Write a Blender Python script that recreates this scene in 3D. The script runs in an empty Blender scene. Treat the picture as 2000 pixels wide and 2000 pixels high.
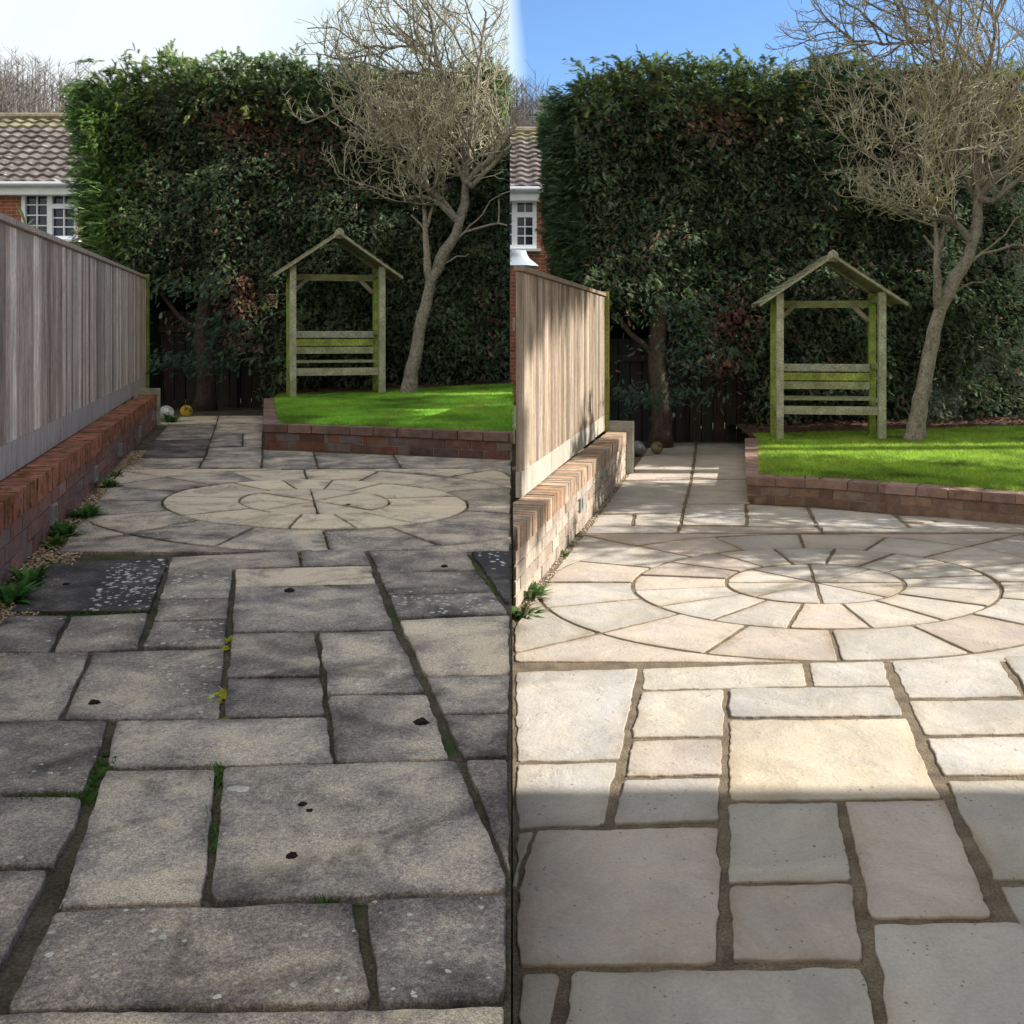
import bpy, bmesh, math, random
import numpy as np
from mathutils import Vector, Matrix, noise as mnoise
from mathutils.geometry import delaunay_2d_cdt
R = math.radians
random.seed(7); rng = np.random.default_rng(7)
C = bpy.context.scene.collection

# ---------------------------------------------------------------- camera, sky, sun, exposure
F, CX, HZ, ZC = 1967.0, 1000.0, 650.0, 1.37        # focal length and horizon in photo pixels, eye height
cam = bpy.data.objects.new('camera', bpy.data.cameras.new('camera')); C.objects.link(cam)
cam.location = (0, 0, ZC); cam.rotation_euler = (R(90), 0, 0)
cam.data.sensor_width = 36; cam.data.lens = 36*F/2000; cam.data.shift_y = -(1000-HZ)/2000
cam.data.clip_start = .05; cam.data.clip_end = 3000
S = bpy.context.scene; S.camera = cam
SUN_EL = R(38)
w = bpy.data.worlds.new('World'); S.world = w; w.use_nodes = True
nt = w.node_tree; nt.nodes.clear()
def wn(t, **k):
    n = nt.nodes.new(t)
    for a, b in k.items(): setattr(n, a, b)
    return n
sky = wn('ShaderNodeTexSky', sky_type='NISHITA', sun_disc=False, sun_elevation=SUN_EL, sun_rotation=R(90), air_density=1.0, dust_density=.3, ozone_density=3.0)
tc = wn('ShaderNodeTexCoord'); sep = wn('ShaderNodeSeparateXYZ')
nt.links.new(tc.outputs['Generated'], sep.inputs[0])
nz = wn('ShaderNodeTexNoise'); nz.inputs['Scale'].default_value = 3.0; nz.inputs['Detail'].default_value = 5
nt.links.new(tc.outputs['Generated'], nz.inputs['Vector'])
mm = wn('ShaderNodeMath', operation='MULTIPLY_ADD'); mm.inputs[1].default_value = .06; nt.links.new(nz.outputs[0], mm.inputs[0]); nt.links.new(sep.outputs[0], mm.inputs[2])
mr0 = wn('ShaderNodeMapRange'); mr0.inputs[1].default_value = .024; mr0.inputs[2].default_value = .038; mr0.inputs[3].default_value = 0; mr0.inputs[4].default_value = 1
nt.links.new(mm.outputs[0], mr0.inputs[0])
mr1 = wn('ShaderNodeMapRange'); mr1.inputs[1].default_value = .0; mr1.inputs[2].default_value = .5; nt.links.new(sep.outputs[1], mr1.inputs[0])   # clear only ahead and to the right
mb0 = wn('ShaderNodeMath', operation='MULTIPLY'); nt.links.new(mr0.outputs[0], mb0.inputs[0]); nt.links.new(mr1.outputs[0], mb0.inputs[1])
mr = wn('ShaderNodeMath', operation='SUBTRACT'); mr.inputs[0].default_value = 1; nt.links.new(mb0.outputs[0], mr.inputs[1])
cb = wn('ShaderNodeMix', data_type='RGBA'); cb.inputs[6].default_value = (5.6, 5.25, 4.85, 1); cb.inputs[7].default_value = (4.9, 5.3, 5.5, 1)
mr2 = wn('ShaderNodeMapRange'); mr2.inputs[1].default_value = .2; mr2.inputs[2].default_value = .7; nt.links.new(sep.outputs[1], mr2.inputs[0]); nt.links.new(mr2.outputs[0], cb.inputs[0])
cloud = wn('ShaderNodeValToRGB'); cloud.color_ramp.elements[0].color = (.66, .84, .96, 1); cloud.color_ramp.elements[1].color = (1, 1, 1, 1)
cloud.color_ramp.elements[0].position = .3; cloud.color_ramp.elements[1].position = .6
nt.links.new(nz.outputs[0], cloud.inputs[0])
cs = wn('ShaderNodeMix', data_type='RGBA', blend_type='MULTIPLY'); cs.inputs[0].default_value = 1
nt.links.new(cloud.outputs[0], cs.inputs[6]); nt.links.new(cb.outputs[2], cs.inputs[7])
tint = wn('ShaderNodeMix', data_type='RGBA', blend_type='MULTIPLY'); tint.inputs[0].default_value = 1
nt.links.new(sky.outputs[0], tint.inputs[6]); tint.inputs[7].default_value = (.8, .95, 1.12, 1)
mx = wn('ShaderNodeMix', data_type='RGBA'); nt.links.new(mr.outputs[0], mx.inputs[0]); nt.links.new(tint.outputs[2], mx.inputs[6]); nt.links.new(cs.outputs[2], mx.inputs[7])
bg = wn('ShaderNodeBackground'); bg.inputs[1].default_value = .10
out = wn('ShaderNodeOutputWorld'); nt.links.new(mx.outputs[2], bg.inputs[0]); nt.links.new(bg.outputs[0], out.inputs[0])
sl = bpy.data.lights.new('sun', 'SUN'); sl.energy = 4.3; sl.angle = R(.5); sl.color = (1, .95, .87)
sun = bpy.data.objects.new('sun', sl); C.objects.link(sun)
sun.rotation_euler = Vector((-math.cos(SUN_EL), 0, -math.sin(SUN_EL))).to_track_quat('-Z', 'Y').to_euler()
sun.location = (20, 0, 20)
S.view_settings.view_transform = 'Standard'; S.view_settings.look = 'None'
S.view_settings.exposure = .97; S.view_settings.gamma = 1

# ---------------------------------------------------------------- helpers
ZL = .37                                            # the left garden's terrace stands this much above the right one
def G(x, y, z):
    D = F*(ZC-z)/(y-HZ); return np.array([(x-CX)/F*D, D])
def P(x, y, D): return Vector(((x-CX)/F*D, D, ZC-(y-HZ)/F*D))
def nn(x, y, z=0): return mnoise.noise(Vector((x, y, z)))

class MB:
    def __init__(s): s.v = []; s.f = []; s.c = []
    def add(s, vs, fs, col=(.5, .5, .5)):
        o = len(s.v); s.v += [tuple(v) for v in vs]; s.f += [tuple(i+o for i in f) for f in fs]; s.c += [tuple(col)]*len(vs)
    def box(s, c, sx, sy, sz, col=(.5, .5, .5), ax=None, jit=0, ch=0):
        """box centred at c; ax = 3 axis vectors"""
        X, Y, Z = ax if ax else (Vector((1, 0, 0)), Vector((0, 1, 0)), Vector((0, 0, 1)))
        c = Vector(c); vs = []
        for k in (-1, 1):
            for j in (-1, 1):
                for i in (-1, 1):
                    p = c+X*(i*sx/2)+Y*(j*sy/2)+Z*(k*sz/2)
                    if jit: p += Vector((random.uniform(-jit, jit), random.uniform(-jit, jit), random.uniform(-jit, jit)))
                    vs.append(p)
        s.add(vs, [(0, 2, 3, 1), (4, 5, 7, 6), (0, 1, 5, 4), (2, 6, 7, 3), (0, 4, 6, 2), (1, 3, 7, 5)], col)
    def bar(s, a, b, wdt, thk, col=(.5, .5, .5), up=(0, 0, 1)):
        a = Vector(a); b = Vector(b); X = (b-a); L = X.length; X.normalize()
        Y = Vector(up).cross(X); Y.normalize(); Z = X.cross(Y)
        s.box((a+b)/2, L, wdt, thk, col, (X, Y, Z))
    def ring(s, pts, rads, n=8, col=(.5, .5, .5), cap=True):
        pts = [Vector(p) for p in pts]; vs = []; fs = []; ref = Vector((.3, .9, .2))
        for i, p in enumerate(pts):
            d = (pts[min(i+1, len(pts)-1)]-pts[max(i-1, 0)]).normalized()
            u = d.cross(ref); 
            if u.length < .05: u = d.cross(Vector((1, 0, 0)))
            u.normalize(); v = d.cross(u); ref = -v if False else ref
            for k in range(n):
                a = 2*math.pi*k/n; vs.append(p+(u*math.cos(a)+v*math.sin(a))*rads[i])
        for i in range(len(pts)-1):
            for k in range(n):
                fs.append((i*n+k, i*n+(k+1) % n, (i+1)*n+(k+1) % n, (i+1)*n+k))
        if cap: fs.append(tuple(range(n-1, -1, -1))); fs.append(tuple(range((len(pts)-1)*n, len(pts)*n)))
        s.add(vs, fs, col)
    def build(s, name, m, parent=None, smooth=False):
        me = bpy.data.meshes.new(name); me.from_pydata(s.v, [], s.f); 
        at = me.color_attributes.new('Col', 'FLOAT_COLOR', 'POINT')
        at.data.foreach_set('color', np.hstack([np.array(s.c, dtype=np.float32).reshape(-1, 3), np.ones((len(s.c), 1), np.float32)]).ravel())
        return link(name, me, m, parent, smooth)
def link(name, me, m, parent=None, smooth=False):
    me.materials.append(m)
    if smooth: me.polygons.foreach_set('use_smooth', [True]*len(me.polygons))
    me.update(); o = bpy.data.objects.new(name, me); C.objects.link(o)
    if parent: o.parent = parent; o.matrix_parent_inverse = Matrix.Translation(-parent.location) if parent.parent is None else Matrix()
    return o
def npmesh(name, V, Fc, col, m, parent=None, smooth=False):
    """V (n,3), Fc (k,3 or 4) ints, col (n,3)"""
    me = bpy.data.meshes.new(name); k = Fc.shape[1]
    me.vertices.add(len(V)); me.vertices.foreach_set('co', np.asarray(V, np.float32).ravel())
    me.loops.add(Fc.size); me.loops.foreach_set('vertex_index', Fc.astype(np.int32).ravel())
    me.polygons.add(len(Fc)); me.polygons.foreach_set('loop_start', np.arange(0, Fc.size, k, dtype=np.int32))
    me.update(calc_edges=True)
    at = me.color_attributes.new('Col', 'FLOAT_COLOR', 'POINT')
    at.data.foreach_set('color', np.hstack([np.asarray(col, np.float32), np.ones((len(V), 1), np.float32)]).ravel())
    return link(name, me, m, parent, smooth)
def thing(name, label, cat, loc=(0, 0, 0), group=None):
    o = bpy.data.objects.new(name, None); C.objects.link(o); o.location = loc; o.empty_display_size = .2
    return tag(o, label, cat, group)
def tag(o, label, cat, group=None):
    o['label'] = label; o['category'] = cat
    if group: o['group'] = group
    return o
def struct(o, kind='structure'): o['kind'] = kind; return o

def seam_clamp(o):
    for k, c in enumerate(o.children):
        n_ = len(c.data.vertices); a = np.empty(n_*3, np.float32); c.data.vertices.foreach_get('co', a); a = a.reshape(-1, 3); lim = .004+.0015*k; a[:, 0] = np.maximum(a[:, 0], lim); c.data.vertices.foreach_set('co', a.ravel()); c.data.update()

# ---------------------------------------------------------------- materials
def newmat(name):
    m = bpy.data.materials.new(name); m.use_nodes = True; n = m.node_tree; b = n.nodes['Principled BSDF']; return m, n, b
def N(n, t, **k):
    x = n.nodes.new(t)
    for a, b in k.items():
        if a in x.inputs.keys() if hasattr(x, 'inputs') else False: x.inputs[a].default_value = b
        else: setattr(x, a, b)
    return x
def attrmat(name, rough=.85, amt=.5, sc=20, amt2=.3, sc2=120, bump=.3, bsc=60, stretch=(1, 1, 1), spec=.3, transl=0, bdist=.01, stain=None):
    m, n, b = newmat(name); L = n.links.new
    a = N(n, 'ShaderNodeAttribute', attribute_name='Col')
    tcn = N(n, 'ShaderNodeTexCoord'); mp = N(n, 'ShaderNodeMapping'); mp.inputs['Scale'].default_value = stretch
    L(tcn.outputs['Object'], mp.inputs[0])
    n1 = N(n, 'ShaderNodeTexNoise'); n1.inputs['Scale'].default_value = sc; n1.inputs['Detail'].default_value = 6; L(mp.outputs[0], n1.inputs['Vector'])
    n2 = N(n, 'ShaderNodeTexNoise'); n2.inputs['Scale'].default_value = sc2; n2.inputs['Detail'].default_value = 4; L(mp.outputs[0], n2.inputs['Vector'])
    r1 = N(n, 'ShaderNodeMapRange'); r1.inputs[1].default_value = .25; r1.inputs[2].default_value = .75; r1.inputs[3].default_value = 1-amt; r1.inputs[4].default_value = 1+amt; L(n1.outputs[0], r1.inputs[0])
    r2 = N(n, 'ShaderNodeMapRange'); r2.inputs[1].default_value = .25; r2.inputs[2].default_value = .75; r2.inputs[3].default_value = 1-amt2; r2.inputs[4].default_value = 1+amt2; L(n2.outputs[0], r2.inputs[0])
    mu = N(n, 'ShaderNodeMath', operation='MULTIPLY'); L(r1.outputs[0], mu.inputs[0]); L(r2.outputs[0], mu.inputs[1])
    vm = N(n, 'ShaderNodeVectorMath', operation='SCALE'); L(a.outputs['Color'], vm.inputs[0]); L(mu.outputs[0], vm.inputs['Scale'])
    col = vm.outputs[0]
    if stain:
        sc_, colr, lo, hi = stain
        n3 = N(n, 'ShaderNodeTexNoise'); n3.inputs['Scale'].default_value = sc_; n3.inputs['Detail'].default_value = 5; L(tcn.outputs['Object'], n3.inputs['Vector'])
        r3 = N(n, 'ShaderNodeMapRange'); r3.inputs[1].default_value = lo; r3.inputs[2].default_value = hi; L(n3.outputs[0], r3.inputs[0])
        mx_ = N(n, 'ShaderNodeMix', data_type='RGBA'); L(r3.outputs[0], mx_.inputs[0]); L(col, mx_.inputs[6]); mx_.inputs[7].default_value = (*colr, 1); col = mx_.outputs[2]
    L(col, b.inputs['Base Color']); b.inputs['Roughness'].default_value = rough; b.inputs['Specular IOR Level'].default_value = spec
    if bump:
        n4 = N(n, 'ShaderNodeTexNoise'); n4.inputs['Scale'].default_value = bsc; n4.inputs['Detail'].default_value = 8; L(mp.outputs[0], n4.inputs['Vector'])
        bp = N(n, 'ShaderNodeBump'); bp.inputs['Strength'].default_value = bump; bp.inputs['Distance'].default_value = bdist; L(n4.outputs[0], bp.inputs['Height']); L(bp.outputs[0], b.inputs['Normal'])
    if transl:
        tr = N(n, 'ShaderNodeBsdfTranslucent'); L(col, tr.inputs[0]); ms = N(n, 'ShaderNodeMixShader'); ms.inputs[0].default_value = transl
        L(b.outputs[0], ms.inputs[1]); L(tr.outputs[0], ms.inputs[2]); L(ms.outputs[0], n.nodes['Material Output'].inputs[0])
    return m

def slab_old_mat():
    m, n, b = newmat('weathered_slab'); L = n.links.new
    a = N(n, 'ShaderNodeAttribute', attribute_name='Col'); sp = N(n, 'ShaderNodeSeparateColor'); L(a.outputs['Color'], sp.inputs[0])
    tcn = N(n, 'ShaderNodeTexCoord'); of = N(n, 'ShaderNodeVectorMath', operation='MULTIPLY_ADD'); cx_ = N(n, 'ShaderNodeCombineXYZ')
    for k in range(3): L(sp.outputs[2], cx_.inputs[k])
    L(cx_.outputs[0], of.inputs[0]); of.inputs[1].default_value = (9, 5, 17); L(tcn.outputs['Object'], of.inputs[2])
    def ns(scale, det=8, ro=.6, d=0):
        x = N(n, 'ShaderNodeTexNoise'); x.inputs['Scale'].default_value = scale; x.inputs['Detail'].default_value = det; x.inputs['Roughness'].default_value = ro; x.inputs['Distortion'].default_value = d
        L(of.outputs[0], x.inputs['Vector']); return x.outputs[0]
    # R: how worn to cream; G: grey level; B unused
    big = ns(4.2, 5, .6, .5); mid = ns(14, 8, .7, .3); fin = ns(110, 5, .8); fin2 = ns(300, 3, .7)
    s1 = N(n, 'ShaderNodeMath', operation='MULTIPLY_ADD'); L(big, s1.inputs[0]); s1.inputs[1].default_value = 1.5; L(sp.outputs[0], s1.inputs[2])
    s2 = N(n, 'ShaderNodeMath', operation='MULTIPLY_ADD'); L(mid, s2.inputs[0]); s2.inputs[1].default_value = .55; L(s1.outputs[0], s2.inputs[2])
    s3 = N(n, 'ShaderNodeMath', operation='MULTIPLY_ADD'); L(fin, s3.inputs[0]); s3.inputs[1].default_value = 1.5; L(s2.outputs[0], s3.inputs[2])
    mr_ = N(n, 'ShaderNodeMapRange'); mr_.inputs[1].default_value = 1.22; mr_.inputs[2].default_value = 2.08; L(s3.outputs[0], mr_.inputs[0])
    rp = N(n, 'ShaderNodeValToRGB'); e = rp.color_ramp.elements
    e[0].position = 0; e[0].color = (.066, .062, .068, 1); e[1].position = 1; e[1].color = (.68, .59, .45, 1)
    for p_, c_ in ((.25, (.17, .152, .14)), (.5, (.295, .265, .24)), (.72, (.46, .41, .345))):
        x = e.new(p_); x.color = (*c_, 1)
    L(mr_.outputs[0], rp.inputs[0])
    r2 = N(n, 'ShaderNodeMapRange'); r2.inputs[1].default_value = .3; r2.inputs[2].default_value = .7; r2.inputs[3].default_value = .4; r2.inputs[4].default_value = 1.6; L(fin2, r2.inputs[0])
    vm = N(n, 'ShaderNodeVectorMath', operation='SCALE'); L(rp.outputs[0], vm.inputs[0]); L(r2.outputs[0], vm.inputs['Scale'])
    vm2 = N(n, 'ShaderNodeVectorMath', operation='SCALE'); L(vm.outputs[0], vm2.inputs[0]); L(sp.outputs[1], vm2.inputs['Scale'])
    stn = N(n, 'ShaderNodeMapRange'); stn.inputs[1].default_value = .51; stn.inputs[2].default_value = .66; stn.inputs[3].default_value = 1; stn.inputs[4].default_value = .42; L(ns(3.1, 9, .7, .9), stn.inputs[0])
    vm3 = N(n, 'ShaderNodeVectorMath', operation='SCALE'); L(vm2.outputs[0], vm3.inputs[0]); L(stn.outputs[0], vm3.inputs['Scale'])
    hue = N(n, 'ShaderNodeMix', data_type='RGBA'); L(sp.outputs[2], hue.inputs[0]); hue.inputs[6].default_value = (1.06, 1.0, .95, 1); hue.inputs[7].default_value = (1.0, .985, .99, 1)
    hm = N(n, 'ShaderNodeMix', data_type='RGBA', blend_type='MULTIPLY'); hm.inputs[0].default_value = 1; L(vm3.outputs[0], hm.inputs[6]); L(hue.outputs[2], hm.inputs[7])
    L(hm.outputs[2], b.inputs['Base Color']); b.inputs['Roughness'].default_value = .75; b.inputs['Specular IOR Level'].default_value = .35
    ad = N(n, 'ShaderNodeMath', operation='MULTIPLY_ADD'); L(ns(90, 6, .7), ad.inputs[0]); ad.inputs[1].default_value = .35; L(ns(18, 8, .6), ad.inputs[2])
    bp = N(n, 'ShaderNodeBump'); bp.inputs['Strength'].default_value = .8; bp.inputs['Distance'].default_value = .014; L(ad.outputs[0], bp.inputs['Height']); L(bp.outputs[0], b.inputs['Normal'])
    return m
def slab_new_mat():
    m, n, b = newmat('cleaned_slab'); L = n.links.new
    a = N(n, 'ShaderNodeAttribute', attribute_name='Col'); tcn = N(n, 'ShaderNodeTexCoord')
    def ns(scale, det=8, ro=.6, d=0, st=None):
        x = N(n, 'ShaderNodeTexNoise'); x.inputs['Scale'].default_value = scale; x.inputs['Detail'].default_value = det; x.inputs['Roughness'].default_value = ro; x.inputs['Distortion'].default_value = d
        L(tcn.outputs['Object'], x.inputs['Vector']); return x.outputs[0]
    cl = N(n, 'ShaderNodeMix', data_type='RGBA'); r1 = N(n, 'ShaderNodeMapRange'); r1.inputs[1].default_value = .35; r1.inputs[2].default_value = .68; L(ns(4, 6, .6, .6), r1.inputs[0])
    warm = N(n, 'ShaderNodeMix', data_type='RGBA', blend_type='MULTIPLY'); warm.inputs[0].default_value = 1; L(a.outputs['Color'], warm.inputs[6]); warm.inputs[7].default_value = (1.05, .985, .88, 1)
    cool = N(n, 'ShaderNodeMix', data_type='RGBA', blend_type='MULTIPLY'); cool.inputs[0].default_value = 1; L(a.outputs['Color'], cool.inputs[6]); cool.inputs[7].default_value = (.93, .92, .91, 1)
    L(r1.outputs[0], cl.inputs[0]); L(cool.outputs[2], cl.inputs[6]); L(warm.outputs[2], cl.inputs[7])
    r2 = N(n, 'ShaderNodeMapRange'); r2.inputs[1].default_value = .3; r2.inputs[2].default_value = .7; r2.inputs[3].default_value = .84; r2.inputs[4].default_value = 1.12; L(ns(110, 6, .75), r2.inputs[0])
    # pits
    vo = N(n, 'ShaderNodeTexVoronoi'); vo.inputs['Scale'].default_value = 42; L(tcn.outputs['Object'], vo.inputs['Vector'])
    pm = N(n, 'ShaderNodeMath', operation='MULTIPLY_ADD'); L(ns(7, 3), pm.inputs[0]); pm.inputs[1].default_value = -.75; pm.inputs[2].default_value = .50
    p0 = N(n, 'ShaderNodeMath', operation='ADD'); L(vo.outputs['Distance'], p0.inputs[0]); L(pm.outputs[0], p0.inputs[1])
    pr = N(n, 'ShaderNodeMapRange'); pr.inputs[1].default_value = .14; pr.inputs[2].default_value = .24; pr.inputs[3].default_value = .42; pr.inputs[4].default_value = 1; L(p0.outputs[0], pr.inputs[0])
    st = N(n, 'ShaderNodeMapRange'); st.inputs[1].default_value = .38; st.inputs[2].default_value = .62; st.inputs[3].default_value = .80; st.inputs[4].default_value = 1.06; L(ns(2.2, 9, .68, .8), st.inputs[0])
    mu0 = N(n, 'ShaderNodeMath', operation='MULTIPLY'); L(r2.outputs[0], mu0.inputs[0]); L(st.outputs[0], mu0.inputs[1])
    mu = N(n, 'ShaderNodeMath', operation='MULTIPLY'); L(mu0.outputs[0], mu.inputs[0]); L(pr.outputs[0], mu.inputs[1])
    vm = N(n, 'ShaderNodeVectorMath', operation='SCALE'); L(cl.outputs[2], vm.inputs[0]); L(mu.outputs[0], vm.inputs['Scale'])
    L(vm.outputs[0], b.inputs['Base Color']); b.inputs['Roughness'].default_value = .8; b.inputs['Specular IOR Level'].default_value = .25
    ad = N(n, 'ShaderNodeMath', operation='MULTIPLY_ADD'); L(ns(70, 6, .7), ad.inputs[0]); ad.inputs[1].default_value = .25; L(ns(7, 9, .62, .6), ad.inputs[2])
    bp = N(n, 'ShaderNodeBump'); bp.inputs['Strength'].default_value = .7; bp.inputs['Distance'].default_value = .02; L(ad.outputs[0], bp.inputs['Height']); L(bp.outputs[0], b.inputs['Normal'])
    return m
M = dict(
    slab_old=slab_old_mat(), slab_new=slab_new_mat(),
    joint=attrmat('jointing', .95, .45, 12, .5, 160, .8, 140, bdist=.01),
    joint_old=attrmat('old_jointing', .95, .5, 9, .6, 160, .9, 120, bdist=.015, stain=(4.5, (.035, .06, .012), .56, .68)),
    brick=attrmat('brick', .85, .35, 14, .3, 130, .5, 90, stain=(5, (.20, .17, .15), .52, .72)),
    coping=attrmat('mossy_coping', .9, .4, 20, .4, 120, .6, 80, stain=(11, (.16, .075, .02), .52, .62)),
    brick_clean=attrmat('clean_brick', .85, .3, 14, .3, 130, .5, 90, stain=(6, (.30, .22, .18), .55, .72)),
    mortar=attrmat('mortar', .95, .3, 10, .4, 150, .6, 120),
    wood=attrmat('fence_wood', .8, .4, 7, .35, 60, .4, 40, (6, 6, .5)),
    beam=attrmat('arbour_wood', .8, .4, 7, .45, 60, .5, 45, (1, 1, 1), stain=(5, (.24, .29, .07), .58, .8)),
    concrete=attrmat('concrete', .9, .35, 9, .2, 120, .4, 80),
    leaf=attrmat('foliage', .75, .35, 3, .2, 30, 0, transl=.35, spec=.15),
    body=attrmat('hedge_core', .9, .5, 8, .5, 40, 1.0, 30, bdist=.05),
    grass=attrmat('grass', .6, .3, 1.6, .25, 14, 0, transl=.35, spec=.2),
    soil=attrmat('soil', .95, .4, 12, .5, 90, .9, 70, bdist=.02),
    bark_dark=attrmat('dark_bark', .9, .4, 12, .5, 70, 1.0, 40, (1, 1, .3)),
    bark=attrmat('bark', .85, .45, 14, .6, 70, 1.0, 40, (1, 1, .55), stain=(30, (.34, .31, .26), .46, .70)),
    twig=attrmat('twig', .8, .25, 10, .2, 60, 0),
    tile=attrmat('roof_tile', .85, .35, 6, .35, 60, .4, 50, stain=(9, (.30, .29, .25), .58, .7)),
    white=attrmat('white_paint', .4, .06, 5, .03, 60, 0, spec=.5),
    stone=attrmat('pebble', .8, .3, 20, .3, 120, .2, 60),
    plain=attrmat('plain', .6, .2, 20, .2, 100, .2, 60),
    metal=attrmat('metal', .35, .1, 20, .1, 100, .1, 60, spec=.6),
)
m, n, b = newmat('window_glass'); b.inputs['Base Color'].default_value = (.02, .03, .06, 1); b.inputs['Roughness'].default_value = .08; M['glass'] = m
m, n, b = newmat('house_brick'); L = n.links.new
tcn = N(n, 'ShaderNodeTexCoord'); mp = N(n, 'ShaderNodeMapping'); mp.inputs['Rotation'].default_value = (R(90), 0, 0); L(tcn.outputs['Object'], mp.inputs[0])
bt = N(n, 'ShaderNodeTexBrick'); L(mp.outputs[0], bt.inputs['Vector']); bt.inputs['Scale'].default_value = 1; bt.inputs['Brick Width'].default_value = .225; bt.inputs['Row Height'].default_value = .075; bt.inputs['Mortar Size'].default_value = .006
bt.inputs['Color1'].default_value = (.34, .10, .045, 1); bt.inputs['Color2'].default_value = (.24, .075, .05, 1); bt.inputs['Mortar'].default_value = (.34, .27, .2, 1)
nz_ = N(n, 'ShaderNodeTexNoise'); nz_.inputs['Scale'].default_value = 6; nz_.inputs['Detail'].default_value = 6; L(tcn.outputs['Object'], nz_.inputs['Vector'])
mxx = N(n, 'ShaderNodeMix', data_type='RGBA', blend_type='OVERLAY'); mxx.inputs[0].default_value = .6; L(bt.outputs[0], mxx.inputs[6]); L(nz_.outputs[0], mxx.inputs[7]); L(mxx.outputs[2], b.inputs['Base Color']); b.inputs['Roughness'].default_value = .9
M['house'] = m

# ---------------------------------------------------------------- ground
mb = MB(); mb.add([(-1500, -1500, -.07), (1500, -1500, -.07), (1500, 2500, -.07), (-1500, 2500, -.07)], [(0, 1, 2, 3)], (.06, .075, .03))
struct(mb.build('ground', M['soil']))
mb = MB()                                             # mortar and soil bed under the left terrace, with its retaining side
mb.add([(-7, -3, ZL-.016), (-.002, -3, ZL-.016), (-.002, 14.5, ZL-.016), (-7, 14.5, ZL-.016), (-7, -3, -.06), (-.002, -3, -.06), (-.002, 14.5, -.06), (-7, 14.5, -.06)],
       [(0, 1, 2, 3), (0, 4, 5, 1), (1, 5, 6, 2), (3, 2, 6, 7), (0, 3, 7, 4)], (.095, .078, .055))
struct(mb.build('terrace_bed', M['joint_old']))
mb = MB(); mb.add([(.002, -3, -.007), (8, -3, -.007), (8, 14.5, -.007), (.002, 14.5, -.007)], [(0, 1, 2, 3)], (.155, .12, .08))
struct(mb.build('patio_bed', M['joint']))

# ---------------------------------------------------------------- paving
def clip(poly, a, b, c):                               # keep a*x+b*y<=c
    o = []
    for i in range(len(poly)):
        p, q = poly[i], poly[(i+1) % len(poly)]; dp, dq = a*p[0]+b*p[1]-c, a*q[0]+b*q[1]-c
        if dp <= 0: o.append(p)
        if dp*dq < 0: t = dp/(dp-dq); o.append(p+(q-p)*t)
    return o
def area(poly): return .5*sum(poly[i][0]*poly[(i+1) % len(poly)][1]-poly[(i+1) % len(poly)][0]*poly[i][1] for i in range(len(poly)))
def offset(poly, d):
    o = []; n_ = len(poly)
    for i in range(n_):
        p0, p, p1 = poly[i-1], poly[i], poly[(i+1) % n_]
        e0 = (p-p0)/max(1e-9, np.linalg.norm(p-p0)); e1 = (p1-p)/max(1e-9, np.linalg.norm(p1-p))
        n0 = np.array([-e0[1], e0[0]]); n1 = np.array([-e1[1], e1[0]]); mvec = n0+n1; k = max(.45, 1+n0 @ n1)
        o.append(p+mvec*d/k)
    return o
def pip(poly, X, Y):
    ins = np.zeros(len(X), bool); n_ = len(poly); j = n_-1
    for i in range(n_):
        xi, yi = poly[i]; xj, yj = poly[j]
        cnd = ((yi > Y) != (yj > Y)) & (X < (xj-xi)*(Y-yi)/(yj-yi+1e-12)+xi); ins ^= cnd; j = i
    return ins
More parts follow.
